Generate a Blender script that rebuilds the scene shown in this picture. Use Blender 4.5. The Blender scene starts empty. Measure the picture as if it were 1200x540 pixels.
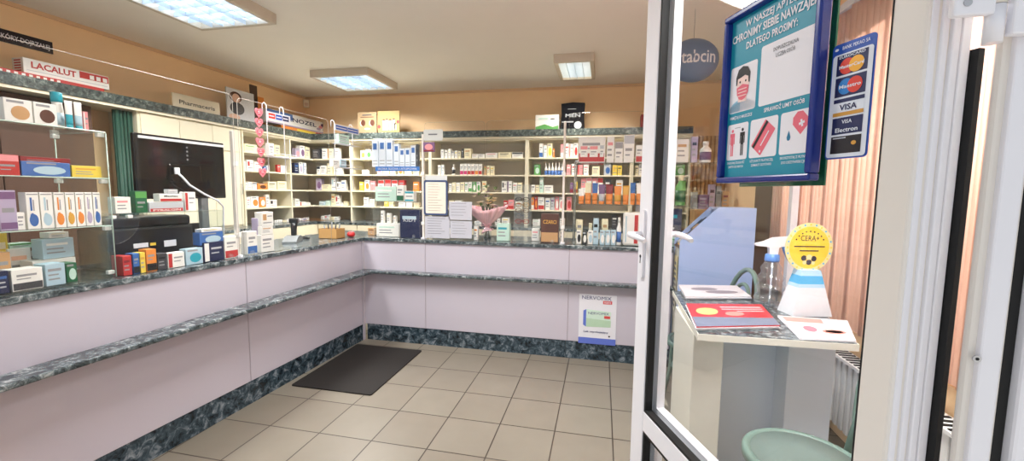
import bpy, bmesh, math, random
from mathutils import Vector, Matrix
random.seed(7)
PI = math.pi
C = bpy.context.scene.collection
sc = bpy.context.scene

# ------------------------------------------------------------------ survey of the room (metres)
FPX = 487.3218
YAW, PITCH, ROLL = 0.2109384, 0.0920399, 0.0117278
CAM = Vector((2.07103701, -3.33237415, 1.3511936))
cy_, sy_ = math.cos(YAW), math.sin(YAW)
FWD = Vector((-sy_*math.cos(PITCH), cy_*math.cos(PITCH), -math.sin(PITCH)))
R0 = Vector((cy_, sy_, 0)); U0 = R0.cross(FWD)
RGT = math.cos(ROLL)*R0 + math.sin(ROLL)*U0
UPV = -math.sin(ROLL)*R0 + math.cos(ROLL)*U0
def ray(x, y): return RGT*((x-600)/FPX) - UPV*((y-270)/FPX) + FWD
def on(x, y, ax, v):                 # survey point of the photograph on a real plane of the room
    d = ray(x, y); return CAM + d*((v-CAM[ax])/d[ax])
TH = math.radians(2.5)               # the side counter runs 2.5 degrees off square
NL = Vector((math.cos(TH), -math.sin(TH), 0)); AL = Vector((-math.sin(TH), -math.cos(TH), 0))
def onv(x, y, v):
    d = ray(x, y); p = CAM + d*((v - CAM.dot(NL))/d.dot(NL)); return p.dot(AL), p.z
def Lw(u, v, z): return NL*v + AL*u + Vector((0, 0, z))
RL = PI/2 - TH
CEIL, WX, WY, RX = 2.60, -1.91, 1.74, 3.42
SX, SY = -1.60, 1.42                 # fronts of the wall shelving
CT = 0.935                           # counter top height

# ------------------------------------------------------------------ materials
def lin(c):
    return tuple((v/255/12.92 if v/255 <= .04045 else ((v/255+.055)/1.055)**2.4) for v in c) + (1,)
MATS = {}
def pbr(name, col, rough=.5, metal=0, spec=.5, vary=.04, scale=30, bump=0, coat=0):
    if name in MATS: return MATS[name]
    m = bpy.data.materials.new(name); m.use_nodes = True; nt = m.node_tree; N = nt.nodes; b = N['Principled BSDF']
    b.inputs['Roughness'].default_value = rough; b.inputs['Metallic'].default_value = metal
    b.inputs['Specular IOR Level'].default_value = spec; b.inputs['Coat Weight'].default_value = coat
    geo = N.new('ShaderNodeNewGeometry'); no = N.new('ShaderNodeTexNoise'); no.inputs['Scale'].default_value = scale
    nt.links.new(geo.outputs['Position'], no.inputs['Vector'])
    mx = N.new('ShaderNodeMix'); mx.data_type = 'RGBA'
    c = lin(col)
    mx.inputs[6].default_value = tuple(min(1, v*(1+vary)) for v in c[:3])+(1,)
    mx.inputs[7].default_value = tuple(v*(1-vary) for v in c[:3])+(1,)
    nt.links.new(no.outputs['Fac'], mx.inputs[0]); nt.links.new(mx.outputs[2], b.inputs['Base Color'])
    if bump:
        bp = N.new('ShaderNodeBump'); bp.inputs['Strength'].default_value = bump; bp.inputs['Distance'].default_value = .002
        nt.links.new(no.outputs['Fac'], bp.inputs['Height']); nt.links.new(bp.outputs['Normal'], b.inputs['Normal'])
    MATS[name] = m; return m
def marble(name, dark, mid, light, rough, scale=22):
    m = bpy.data.materials.new(name); m.use_nodes = True; nt = m.node_tree; N = nt.nodes; b = N['Principled BSDF']
    b.inputs['Roughness'].default_value = rough
    geo = N.new('ShaderNodeNewGeometry')
    n1 = N.new('ShaderNodeTexNoise'); n1.inputs['Scale'].default_value = scale; n1.inputs['Detail'].default_value = 7; n1.inputs['Roughness'].default_value = .68; n1.inputs['Distortion'].default_value = .6
    nt.links.new(geo.outputs['Position'], n1.inputs['Vector'])
    r = N.new('ShaderNodeValToRGB'); e = r.color_ramp.elements
    e[0].position = .38; e[0].color = lin(dark); e[1].position = .70; e[1].color = lin(light)
    x = e.new(.53); x.color = lin(mid)
    nt.links.new(n1.outputs['Fac'], r.inputs['Fac']); nt.links.new(r.outputs['Color'], b.inputs['Base Color'])
    MATS[name] = m; return m
def glass(name, tint=(1, 1, 1), f0=.04, haze=0, fmax=.75):
    m = bpy.data.materials.new(name); m.use_nodes = True; nt = m.node_tree; N = nt.nodes; N.clear()
    out = N.new('ShaderNodeOutputMaterial'); tr = N.new('ShaderNodeBsdfTransparent'); gl = N.new('ShaderNodeBsdfGlossy'); mx = N.new('ShaderNodeMixShader')
    tr.inputs[0].default_value = tuple(tint)+(1,); gl.inputs['Roughness'].default_value = .015
    fr = N.new('ShaderNodeLayerWeight'); fr.inputs['Blend'].default_value = .5
    pw = N.new('ShaderNodeMath'); pw.operation = 'POWER'; pw.inputs[1].default_value = 4.5
    ma = N.new('ShaderNodeMath'); ma.operation = 'MULTIPLY_ADD'; ma.inputs[1].default_value = fmax-f0; ma.inputs[2].default_value = f0
    nt.links.new(fr.outputs['Facing'], pw.inputs[0]); nt.links.new(pw.outputs[0], ma.inputs[0]); nt.links.new(ma.outputs[0], mx.inputs[0])
    nt.links.new(tr.outputs[0], mx.inputs[1]); nt.links.new(gl.outputs[0], mx.inputs[2])
    last = mx
    if haze:
        df = N.new('ShaderNodeBsdfDiffuse'); df.inputs[0].default_value = (.85, .9, .87, 1); m2 = N.new('ShaderNodeMixShader'); m2.inputs[0].default_value = haze
        nt.links.new(mx.outputs[0], m2.inputs[1]); nt.links.new(df.outputs[0], m2.inputs[2]); last = m2
    nt.links.new(last.outputs[0], out.inputs[0]); MATS[name] = m; return m
def emit(name, col, s):
    m = bpy.data.materials.new(name); m.use_nodes = True; nt = m.node_tree; N = nt.nodes; N.clear()
    out = N.new('ShaderNodeOutputMaterial'); e = N.new('ShaderNodeEmission'); e.inputs[0].default_value = lin(col); e.inputs[1].default_value = s
    nt.links.new(e.outputs[0], out.inputs[0]); MATS[name] = m; return m

M_wall = pbr('orange_plaster', (250, 214, 168), .85, vary=.03, scale=8, bump=.15)
M_ceil = pbr('cream_ceiling', (246, 240, 231), .9, vary=.015, scale=5)
M_cove = pbr('cove_trim', (226, 190, 150), .7)
M_cream = pbr('cream_laminate', (230, 222, 197), .42, vary=.015)
M_shelfback = pbr('shelf_back', (204, 195, 180), .6, vary=.02)
M_panel = pbr('lilac_white_laminate', (192, 186, 197), .33, vary=.012, scale=3)
M_panelstrip = pbr('panel_strip', (168, 158, 166), .4)
M_marb = marble('dark_marble', (22, 31, 38), (62, 78, 88), (150, 158, 166), .22, 20)
M_marbtop = marble('counter_marble', (30, 38, 42), (88, 99, 102), (190, 195, 196), .16, 30)
M_marbledge = marble('ledge_marble', (26, 32, 32), (74, 84, 80), (150, 156, 148), .35, 34)
M_upvc = pbr('white_upvc', (232, 231, 236), .28, vary=.01)
M_upvcwarm = pbr('aged_upvc', (226, 220, 212), .32, vary=.01)
M_gasket = pbr('black_gasket', (10, 10, 11), .7)
M_metal = pbr('brushed_metal', (188, 188, 190), .3, metal=.9)
M_chrome = pbr('chrome', (205, 205, 205), .15, metal=1)
M_brown = pbr('brown_wood', (78, 54, 40), .55, vary=.12, scale=9)
M_woodlight = pbr('light_wood', (190, 150, 104), .5, vary=.10, scale=7)
M_green = pbr('green_paint', (112, 136, 128), .4, vary=.03)
M_greenseat = pbr('green_seat', (110, 126, 122), .42, vary=.03)
M_black = pbr('black_plastic', (20, 20, 22), .32, vary=.05)
M_blackgloss = pbr('black_gloss', (14, 14, 17), .12, vary=.05)
M_greyplastic = pbr('grey_plastic', (126, 130, 132), .4)
M_mat = pbr('rubber_mat', (27, 22, 19), .85, vary=.25, scale=160, bump=.6)
M_cardboard = pbr('cardboard', (186, 142, 86), .7, vary=.06)
M_bluecab = pbr('blue_laminate', (168, 190, 234), .35, vary=.012, scale=3)
M_bluewhite = pbr('cool_white_laminate', (222, 231, 243), .38, vary=.012)
M_creamedge = pbr('cream_edge', (228, 225, 214), .4)
M_edgesoft = pbr('acrylic_cut_edge', (196, 190, 182), .3)
M_plexiedge = pbr('polished_acrylic_edge', (232, 232, 228), .2)
M_glass = glass('door_glass', (.965, .975, .975), .035)
M_plexi = glass('clear_acrylic', (.988, .99, .988), .012, 0.004, .45)
M_case = glass('green_glass', (.93, .965, .95), .04, .02)
M_hazy = glass('hazy_acrylic', (.965, .97, .965), .03, .07)
M_bottle = glass('clear_bottle', (.88, .92, .97), .08, .06)
M_paper = pbr('paper', (222, 222, 228), .7, vary=.01)
M_ink = pbr('grey_ink', (110, 112, 118), .7)
M_tube = emit('fluorescent_cool', (226, 240, 255), 3.6)
M_tubewarm = emit('fluorescent_warm', (255, 240, 216), 3.6)
M_louver = pbr('louver', (206, 220, 232), .35)
M_lampframe = pbr('lamp_frame', (206, 196, 180), .5)
M_radiator = pbr('radiator_white', (226, 224, 222), .35)
M_pave = pbr('pavement_grey', (156, 152, 146), .9, vary=.1, scale=12)

def m_floor():
    m = bpy.data.materials.new('beige_floor_tile'); m.use_nodes = True; nt = m.node_tree; N = nt.nodes; b = N['Principled BSDF']
    geo = N.new('ShaderNodeNewGeometry'); mp = N.new('ShaderNodeMapping'); mp.inputs['Location'].default_value = (-.57047+3.2, .43706+6.4, 0)
    nt.links.new(geo.outputs['Position'], mp.inputs['Vector'])
    br = N.new('ShaderNodeTexBrick'); br.offset = 0; br.squash = 1
    br.inputs['Scale'].default_value = 1; br.inputs['Brick Width'].default_value = .32; br.inputs['Row Height'].default_value = .32
    br.inputs['Mortar Size'].default_value = .0036; br.inputs['Mortar Smooth'].default_value = .1; br.inputs['Bias'].default_value = 0
    br.inputs['Color1'].default_value = lin((134, 127, 115)); br.inputs['Color2'].default_value = lin((128, 120, 108)); br.inputs['Mortar'].default_value = lin((62, 53, 45))
    nt.links.new(mp.outputs[0], br.inputs['Vector'])
    no = N.new('ShaderNodeTexNoise'); no.inputs['Scale'].default_value = 6; no.inputs['Detail'].default_value = 5
    nt.links.new(geo.outputs['Position'], no.inputs['Vector'])
    mx = N.new('ShaderNodeMix'); mx.data_type = 'RGBA'; mx.blend_type = 'MULTIPLY'; mx.inputs[0].default_value = 1
    rr = N.new('ShaderNodeValToRGB'); rr.color_ramp.elements[0].color = (.88, .87, .86, 1); rr.color_ramp.elements[1].color = (1.05, 1.05, 1.05, 1)
    nt.links.new(no.outputs['Fac'], rr.inputs[0]); nt.links.new(br.outputs['Color'], mx.inputs[6]); nt.links.new(rr.outputs[0], mx.inputs[7])
    nt.links.new(mx.outputs[2], b.inputs['Base Color']); b.inputs['Roughness'].default_value = .33; b.inputs['Specular IOR Level'].default_value = .35
    bp = N.new('ShaderNodeBump'); bp.inputs['Strength'].default_value = .4; bp.inputs['Distance'].default_value = .002; bp.invert = True
    nt.links.new(br.outputs['Fac'], bp.inputs['Height']); nt.links.new(bp.outputs['Normal'], b.inputs['Normal'])
    return m
M_floor = m_floor()
def m_blind():
    m = bpy.data.materials.new('peach_blind_fabric'); m.use_nodes = True; nt = m.node_tree; N = nt.nodes; N.clear()
    out = N.new('ShaderNodeOutputMaterial'); d = N.new('ShaderNodeBsdfDiffuse'); t = N.new('ShaderNodeBsdfTranslucent'); mx = N.new('ShaderNodeMixShader')
    geo = N.new('ShaderNodeNewGeometry'); w = N.new('ShaderNodeTexNoise'); w.inputs['Scale'].default_value = 220; nt.links.new(geo.outputs['Position'], w.inputs['Vector'])
    c = N.new('ShaderNodeMix'); c.data_type = 'RGBA'; c.inputs[6].default_value = lin((250, 223, 207)); c.inputs[7].default_value = lin((246, 214, 196)); nt.links.new(w.outputs['Fac'], c.inputs[0])
    nt.links.new(c.outputs[2], d.inputs[0]); nt.links.new(c.outputs[2], t.inputs[0]); mx.inputs[0].default_value = .5
    nt.links.new(d.outputs[0], mx.inputs[1]); nt.links.new(t.outputs[0], mx.inputs[2]); nt.links.new(mx.outputs[0], out.inputs[0]); return m
M_blind = m_blind()

COL = dict(white=(236, 234, 228), cream=(236, 226, 190), grey=(150, 150, 152), black=(24, 24, 26), navy=(28, 36, 72), blue=(58, 104, 170), red=(186, 52, 50),
           pink=(232, 150, 152), orange=(228, 138, 60), yellow=(230, 202, 76), green=(92, 160, 84), mint=(192, 220, 206), teal=(40, 160, 178), purple=(120, 88, 128),
           brown=(84, 48, 34), lilac=(176, 164, 190), tan=(196, 152, 104), magenta=(196, 50, 110), sky=(176, 202, 214), silver=(188, 192, 196), maroon=(130, 34, 40),
           darkgreen=(30, 96, 62), gold=(214, 160, 66), darkgrey=(66, 66, 70), peach=(240, 190, 160), ice=(222, 229, 238))
def col(c): return pbr('print_'+c, COL[c], .42, vary=.02)

# ------------------------------------------------------------------ mesh builder
_txt = {}
def text_geo(s, bold):
    k = (s, bold)
    if k not in _txt:
        cu = bpy.data.curves.new('lettering', 'FONT'); cu.body = s; cu.size = 1; cu.align_x = 'CENTER'; cu.resolution_u = 2; cu.offset = bold
        ob = bpy.data.objects.new('lettering', cu); C.objects.link(ob)
        dg = bpy.context.evaluated_depsgraph_get(); me = bpy.data.meshes.new_from_object(ob.evaluated_get(dg))
        v = [tuple(p.co) for p in me.vertices]; f = [tuple(p.vertices) for p in me.polygons]
        bpy.data.objects.remove(ob); bpy.data.curves.remove(cu); bpy.data.meshes.remove(me)
        if v:
            ys = [p[1] for p in v]; xs = [p[0] for p in v]
        else: ys = xs = [0, 1]
        _txt[k] = (v, f, min(xs), max(xs), min(ys), max(ys))
    return _txt[k]
class MB:
    def __init__(s): s.bm = bmesh.new(); s.mats = []
    def mi(s, m):
        if m not in s.mats: s.mats.append(m)
        return s.mats.index(m)
    def face(s, pts, m, smooth=False):
        f = s.bm.faces.new([s.bm.verts.new(p) for p in pts]); f.material_index = s.mi(m); f.smooth = smooth; return f
    def box(s, x0, x1, y0, y1, z0, z1, m, bev=0, X=None):
        P = [(x0, y0, z0), (x1, y0, z0), (x1, y1, z0), (x0, y1, z0), (x0, y0, z1), (x1, y0, z1), (x1, y1, z1), (x0, y1, z1)]
        V = [s.bm.verts.new(p if X is None else X @ Vector(p)) for p in P]; i = s.mi(m); fs = []
        for q in ((0, 3, 2, 1), (4, 5, 6, 7), (0, 1, 5, 4), (1, 2, 6, 5), (2, 3, 7, 6), (3, 0, 4, 7)):
            f = s.bm.faces.new([V[k] for k in q]); f.material_index = i; fs.append(f)
        if bev:
            ed = {e for f in fs for e in f.edges}
            r = bmesh.ops.bevel(s.bm, geom=list(ed), offset=bev, segments=2, affect='EDGES', profile=.5)
            for f in r['faces']: f.material_index = i
        return s
    def tube(s, pts, r, m, n=10, closed=False, caps=True):
        pts = [Vector(p) for p in pts]; L = len(pts); rings = []; i = s.mi(m); ref = None
        rr = r if isinstance(r, (list, tuple)) else [r]*L
        for k, p in enumerate(pts):
            if closed: t = pts[(k+1) % L]-pts[k-1]
            else: t = pts[min(k+1, L-1)]-pts[max(k-1, 0)]
            t.normalize()
            if ref is None:
                ref = t.orthogonal().normalized()
            else:
                ref = (ref - t*ref.dot(t)).normalized()
            b = t.cross(ref)
            rings.append([s.bm.verts.new(p+(ref*math.cos(2*PI*j/n)+b*math.sin(2*PI*j/n))*rr[k]) for j in range(n)])
        for k in range(L if closed else L-1):
            A, B = rings[k], rings[(k+1) % L]
            off = 0
            if closed and k == L-1:
                off = min(range(n), key=lambda o: (A[0].co-B[o].co).length)
            for j in range(n):
                f = s.bm.faces.new([A[j], A[(j+1) % n], B[(j+1+off) % n], B[(j+off) % n]]); f.material_index = i; f.smooth = True
        if caps and not closed:
            for ring in (rings[0][::-1], rings[-1]):
                f = s.bm.faces.new(ring); f.material_index = i
        return s
    def lathe(s, prof, c, m, n=20, sx=1, sy=1, smooth=True, caps=True):
        i = s.mi(m); rings = []
        for r, z in prof:
            if r < 1e-6: rings.append([s.bm.verts.new((c[0], c[1], c[2]+z))])
            else: rings.append([s.bm.verts.new((c[0]+r*sx*math.cos(2*PI*j/n), c[1]+r*sy*math.sin(2*PI*j/n), c[2]+z)) for j in range(n)])
        for A, B in zip(rings, rings[1:]):
            for j in range(n):
                q = [A[j % len(A)], A[(j+1) % len(A)], B[(j+1) % len(B)], B[j % len(B)]]
                q = list(dict.fromkeys(q))
                if len(q) > 2:
                    try: f = s.bm.faces.new(q); f.material_index = i; f.smooth = smooth
                    except ValueError: pass
        for ring, rev in ((rings[0], True), (rings[-1], False)):
            if len(ring) > 2 and caps:
                f = s.bm.faces.new(ring[::-1] if rev else ring); f.material_index = i
        return s
    def prism(s, poly, o, ax, ay, az, d, m, smooth=False):
        o, ax, ay, az = map(Vector, (o, ax, ay, az)); i = s.mi(m)
        A = [s.bm.verts.new(o+ax*p[0]+ay*p[1]) for p in poly]; B = [s.bm.verts.new(o+ax*p[0]+ay*p[1]+az*d) for p in poly]; n = len(poly)
        for f in (s.bm.faces.new(A[::-1]), s.bm.faces.new(B)): f.material_index = i
        for j in range(n):
            f = s.bm.faces.new([A[j], A[(j+1) % n], B[(j+1) % n], B[j]]); f.material_index = i; f.smooth = smooth
        return s
    def text(s, t, o, ax, ay, h, m, wmax=None, bold=.01, align='c', w=None):
        v, f, x0, x1, y0, y1 = text_geo(t, bold); o, ax, ay = map(Vector, (o, ax, ay))
        cap = .73; k = h/cap; kx = k
        W = (x1-x0)*k
        if w: kx = k*w/W
        elif wmax and W > wmax: kx = k*wmax/W
        dx = 0 if align == 'c' else -x0*kx
        if align == 'c': dx = -(x0+x1)/2*kx
        V = [s.bm.verts.new(o+ax*(p[0]*kx+dx)+ay*(p[1]*k)) for p in v]; i = s.mi(m)
        for q in f:
            try: g = s.bm.faces.new([V[a] for a in q]); g.material_index = i
            except ValueError: pass
        return s
    def build(s, name, parent=None, loc=(0, 0, 0), rz=0, rot=None):
        bmesh.ops.recalc_face_normals(s.bm, faces=[f for f in s.bm.faces])
        me = bpy.data.meshes.new(name); s.bm.to_mesh(me); s.bm.free()
        for m in s.mats: me.materials.append(m)
        o = bpy.data.objects.new(name, me); C.objects.link(o)
        if parent: o.parent = parent
        o.location = loc; o.rotation_euler = rot or (0, 0, rz)
        return o
def tag(o, label=None, cat=None, group=None, kind=None):
    if label: o['label'] = label
    if cat: o['category'] = cat
    if group: o['group'] = group
    if kind: o['kind'] = kind
    return o
def thing(name, label, cat, loc=(0, 0, 0), rz=0, group=None):
    o = bpy.data.objects.new(name, None); C.objects.link(o); o.empty_display_size = .05
    o.location = loc; o.rotation_euler = (0, 0, rz); return tag(o, label, cat, group)
def struct(name, mb, **k):
    o = mb.build(name, **k)
    if not k.get('parent'): o['kind'] = 'structure'
    return o
def bx(*a, **k): return MB().box(*a, **k)
def circ(r, n=24, cx=0, cy=0, ry=None): return [(cx+r*math.cos(2*PI*i/n), cy+(ry or r)*math.sin(2*PI*i/n)) for i in range(n)]
def rrect(x0, x1, y0, y1, r, n=5):
    p = []
    for cx, cy, a in ((x1-r, y1-r, 0), (x0+r, y1-r, 90), (x0+r, y0+r, 180), (x1-r, y0+r, 270)):
        for i in range(n+1):
            t = math.radians(a+90*i/n); p.append((cx+r*math.cos(t), cy+r*math.sin(t)))
    return p
XV, YV, ZV = Vector((1, 0, 0)), Vector((0, 1, 0)), Vector((0, 0, 1))

# ------------------------------------------------------------------ camera
cd = bpy.data.cameras.new('camera'); cam = bpy.data.objects.new('camera', cd); C.objects.link(cam); sc.camera = cam
cd.sensor_width = 36; cd.sensor_fit = 'HORIZONTAL'; cd.lens = 36*FPX/1200; cd.clip_start = .02
Mx = Matrix.Identity(4)
for i, v in enumerate((RGT, UPV, -FWD)):
    for j in range(3): Mx[j][i] = v[j]
Mx.translation = CAM; cam.matrix_world = Mx

# ------------------------------------------------------------------ shell
FY = -2.62                                             # front wall
struct('floor', bx(WX-.1, RX+.1, FY, WY+.1, -.1, 0, M_floor))
struct('pavement', bx(-6, 8, -9, FY, -.12, -.02, M_pave))
struct('ceiling', bx(WX-.1, RX+.1, FY-.12, WY+.1, CEIL, CEIL+.1, M_ceil))
struct('wall_side', bx(WX-.1, WX, FY-.1, WY+.1, 0, CEIL, M_wall))
struct('wall_back', bx(WX, RX+.1, WY, WY+.1, 0, CEIL, M_wall))
mb = MB()
mb.box(RX, RX+.1, .12, WY, 0, CEIL, M_wall); mb.box(RX, RX+.1, FY, -2.30, 0, CEIL, M_wall)
mb.box(RX, RX+.1, -2.30, .12, 0, .62, M_wall); mb.box(RX, RX+.1, -2.30, .12, 2.35, CEIL, M_wall)
struct('wall_window', mb)
mb = MB(); mb.box(WX-.1, -1.5, FY-.1, FY, 0, CEIL, M_wall); mb.box(-1.5, .45, FY-.1, FY, 0, .5, M_wall); mb.box(.45, .55, FY-.1, FY, 0, CEIL, M_wall); mb.box(-1.5, .45, FY-.1, FY, 2.45, CEIL, M_wall); mb.box(.55, RX+.1, FY-.1, FY, 2.3, CEIL, M_wall)
struct('wall_front', mb)
mb = MB()
mb.box(WX, WX+.014, FY, WY, CEIL-.028, CEIL, M_cove); mb.box(WX+.014, RX, WY-.014, WY, CEIL-.028, CEIL, M_cove)
struct('trim_1', mb)

# window with vertical blinds in the window wall
mb = MB()
for y in (-2.30, -1.12, .06): mb.box(RX+.02, RX+.08, y, y+.06, .62, 2.35, M_upvc)
for z in (.62, 2.29): mb.box(RX+.02, RX+.08, -2.30, .12, z, z+.06, M_upvc)
w = struct('window_1', mb); 
for a, b in ((-2.24, -1.12), (-1.06, .06)): bx(RX+.045, RX+.055, a, b, .68, 2.29, M_glass).build('window_pane', w)
mb = MB()
for x in (-1.5, -.555, .39): mb.box(x, x+.06, FY-.07, FY-.02, .5, 2.45, M_upvc)
for z in (.5, 2.39): mb.box(-1.44, .39, FY-.07, FY-.02, z, z+.06, M_upvc)
w = struct('window_added', mb)  # unseen shop window, added so pavement light bounces in to the ceiling
for a, b in ((-1.44, -.555), (-.495, .39)): bx(a, b, FY-.05, FY-.04, .56, 2.39, M_glass).build('window_pane', w)
bl = thing('vertical_blind', 'peach fabric vertical blind with long slats covering the window by the table', 'blind', (RX-.07, -1.1, 2.36))
bx(-.02, .02, -1.2, 1.25, .0, .04, M_upvc).build('headrail', bl)
NS = 17
for i in range(NS):
    yy = -1.16+i*2.36/(NS-1); a = math.radians(-9)
    mb = MB(); P = []
    for j in range(6):
        t = (j/5-.5)*.165; bow = .006*math.cos(PI*(j/5-.5))
        P.append((t*math.sin(a)+bow*math.cos(a), yy+t*math.cos(a)-bow*math.sin(a)))
    for (xa, ya), (xb, yb) in zip(P, P[1:]): mb.face([(xa, ya, -1.70), (xb, yb, -1.70), (xb, yb, 0), (xa, ya, 0)], M_blind, True)
    o = mb.build('slat', bl); sd = o.modifiers.new('thickness', 'SOLIDIFY'); sd.thickness = .0012
q_ = on(928, 270, 0, 3.29)
struct('trim_2', bx(3.27, 3.31, q_.y-.02, q_.y+.03, .0, CEIL, M_upvc))
# radiator below the blind
rd = thing('radiator', 'white panel radiator under the peach blind behind the leaflet table', 'radiator', (RX-.06, -1.2, 0))
mb = MB()
for i in range(30): mb.box(-.035, .02, -.75+i*.05, -.715+i*.05, .13, .50, M_radiator, bev=.006)
mb.build('panel', rd)
mb = MB(); mb.box(-.05, .045, -.77, .77, .50, .515, M_radiator)
for i in range(44): mb.box(-.04, .035, -.75+i*.034, -.737+i*.034, .515, .519, M_gasket)
mb.build('top_grille', rd)
for y in (-.6, .6): bx(-.02, .02, y-.015, y+.015, 0, .13, M_radiator).build('foot', rd)

# front frame beside the open leaf (jamb and sidelight)
mb = MB()
JY = FY+.035; J0 = on(1150, 270, 1, JY).x
mb.box(J0, J0+.047, JY, JY+.014, 0, 2.3, M_upvcwarm, bev=.005)
mb.box(J0+.010, J0+.038, JY-.008, JY+.01, 0, 2.3, M_upvc, bev=.003)
mb.box(J0+.0475, J0+.060, JY+.003, JY+.02, 0, 2.3, M_gasket)
mb.box(J0+.061, J0+.16, JY-.012, JY+.06, 0, 2.3, M_upvc, bev=.005)
mb.box(J0+.16, RX, JY+.0, JY+.05, 2.22, 2.3, M_upvc); mb.box(J0+.16, RX, JY, JY+.05, 0, .1, M_upvc)
dfr = struct('trim_3', mb)
bx(J0+.16, RX, JY+.02, JY+.03, .1, 2.22, M_glass).build('sidelight_pane', dfr)
mb = MB()
q = on(1144, 420, 1, JY-.009)
mb.prism(circ(.0055), q, XV, ZV, -YV, .002, M_metal); mb.prism(circ(.0025, 6), q-YV*.002, XV, ZV, -YV, .0006, M_gasket); mb.build('screw', dfr)

# ------------------------------------------------------------------ open door leaf
DX, DY = .36726989, -.93011442                       # from free edge towards the hinge
F = Vector((2.2087145, -1.73207094, 0)); LRZ = math.atan2(DY, DX)
LEAF = Matrix.Translation(F) @ Matrix.Rotation(LRZ, 4, 'Z')
LW_, LT = .900, .07
door = thing('door_1', None, None, F, LRZ); door['kind'] = 'structure'
mb = MB(); Z0, Z1 = .03, 2.2
mb.box(0, .089, 0, LT, Z0, Z1, M_upvc, bev=.004)
mb.box(.848, LW_, 0, LT-.01, Z0, Z1, M_upvcwarm, bev=.004)
for k, (y0, y1, dx) in enumerate(((.006, .018, .002), (.024, .036, .004), (.042, .056, .0055), (.060, .078, .0045))):
    mb.box(LW_-.006, LW_+dx, y0, y1, Z0, Z1, M_upvc, bev=.002)
for z0, z1 in ((Z0, .13), (.488, .561), (2.11, Z1)): mb.box(.085, .85, .002, LT-.002, z0, z1, M_upvc, bev=.003)
mb.build('leaf_frame', door)
mb = MB()
for z0, z1 in ((.561, 2.11), (.13, .488)):
    for a, b in ((.0885, .099), (.8435, .8485)): mb.box(a, b, .004, .03, z0, z1, M_gasket)
    for a, b in ((z0, z0+.010), (z1-.010, z1)): mb.box(.099, .835, .004, .03, a, b, M_gasket)
mb.box(LW_+.000, LW_+.0145, .079, .090, Z0, 1.575, M_gasket)
mb.build('gasket', door)
mb = MB()
for z0, z1 in ((.561, 2.11), (.13, .488)):
    for a, b in ((.089, .112), (.832, .848)): mb.box(a, b, .04, LT, z0, z1, M_upvc)
    for a, b in ((z0, z0+.022), (z1-.022, z1)): mb.box(.112, .822, .04, LT, a, b, M_upvc)
mb.build('glazing_bead', door)
bx(.098, .847, .031, .039, .568, 2.105, M_glass).build('upper_pane', door)
bx(.098, .847, .031, .039, .138, .482, M_glass).build('lower_pane', door)
for sgn, y in ((-1, 0), (1, LT)):
    mb = MB(); mb.prism(rrect(.022, .056, 1.045, 1.295, .014), (0, y, 0), XV, ZV, YV*sgn, .009, M_upvc)
    p = mb.build('escutcheon', door)
    mb = MB(); yy = y+sgn*.009
    mb.prism(circ(.006, 12, .039, 1.125), (0, yy, 0), XV, ZV, YV*sgn, .0008, M_gasket); mb.box(.0365, .0415, min(yy, yy+sgn*.0008), max(yy, yy+sgn*.0008), 1.10, 1.123, M_gasket)
    mb.build('keyhole', p)
    mb = MB(); mb.tube([(.039, y+sgn*.006, 1.205), (.039, y+sgn*.045, 1.205), (.046, y+sgn*.056, 1.205), (.07, y+sgn*.058, 1.204), (.115, y+sgn*.055, 1.200), (.148, y+sgn*.05, 1.193)], [.011, .011, .011, .0105, .0095, .008], M_upvc, 12)
    mb.build('handle', p)
# hinge at the upper part of the leaf
hp = Vector((2.622, -2.572, 0))
hin = thing('door_2', None, None, hp, 0); hin['kind'] = 'structure'; hin.name = 'trim_4'
mb = MB()
def at_img(x, y, yp): return on(x, y, 1, yp)
a = on(1162, 52, 1, FY+.02); zb = a.z
mb.tube([(0, 0, zb+.001), (0, 0, zb+.052)], .0105, M_upvc, 20); mb.tube([(0, 0, zb+.053), (0, 0, zb+.20)], .0105, M_upvcwarm, 20)
mb.build('knuckle', hin, loc=(a.x-hp.x, a.y-hp.y, 0))
mb = MB(); mb.box(-.055, -.006, -.010, .002, zb+.038, zb+.14, M_upvc, bev=.003); mb.build('leaf_plate', hin, loc=(a.x-hp.x, a.y-hp.y, 0))
mb = MB(); mb.box(.012, .09, -.014, .0, zb+.008, zb+.14, M_upvc, bev=.003)
for x, z in ((.034, .028), (.034, .060), (.07, .028)):
    mb.prism(circ(.0075), (x, -.0142, zb+z), XV, ZV, -YV, .0015, M_metal); mb.prism(circ(.003, 4), (x, -.0158, zb+z), XV, ZV, -YV, .0004, M_gasket)
mb.prism(circ(.005), (-.04, -.0102, zb+.055), XV, ZV, -YV, .001, M_metal)
mb.build('frame_plate', hin, loc=(a.x-hp.x, a.y-hp.y, 0))

# poster in a blue frame on the door glass (A3), another green one behind the glass, card sticker
def leaf_thing(name, label, cat, s, y, z):
    p = LEAF @ Vector((s, y, z)); return thing(name, label, cat, p, LRZ)
M_pblue = pbr('poster_frame_blue', (24, 46, 128), .25); M_pteal = pbr('poster_teal', (18, 142, 166), .45, vary=.01); M_pwhite = pbr('poster_white', (232, 230, 236), .5, vary=.01)
M_ppink = pbr('poster_pink', (228, 104, 122), .5); M_pskin = pbr('poster_skin', (244, 214, 206), .5); M_pblk = pbr('poster_black', (18, 16, 18), .5); M_plb = pbr('poster_lightblue', (150, 200, 224), .5); M_pdrop = pbr('poster_drop', (16, 112, 150), .5)
fw, fh, FWS = .308, .420, .934
po = leaf_thing('framed_poster', 'teal mask and distance notice in a blue frame on the door glass', 'poster', .425, .027, 1.381)
mb = MB()
for a, b, c, d in ((0, fw, 0, .015), (0, fw, fh-.015, fh), (0, .015, .015, fh-.015), (fw-.015, fw, .015, fh-.015)): mb.box(a*FWS, b*FWS, -.026, 0, c, d, M_pblue, bev=.004)
mb.build('frame', po)
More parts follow.
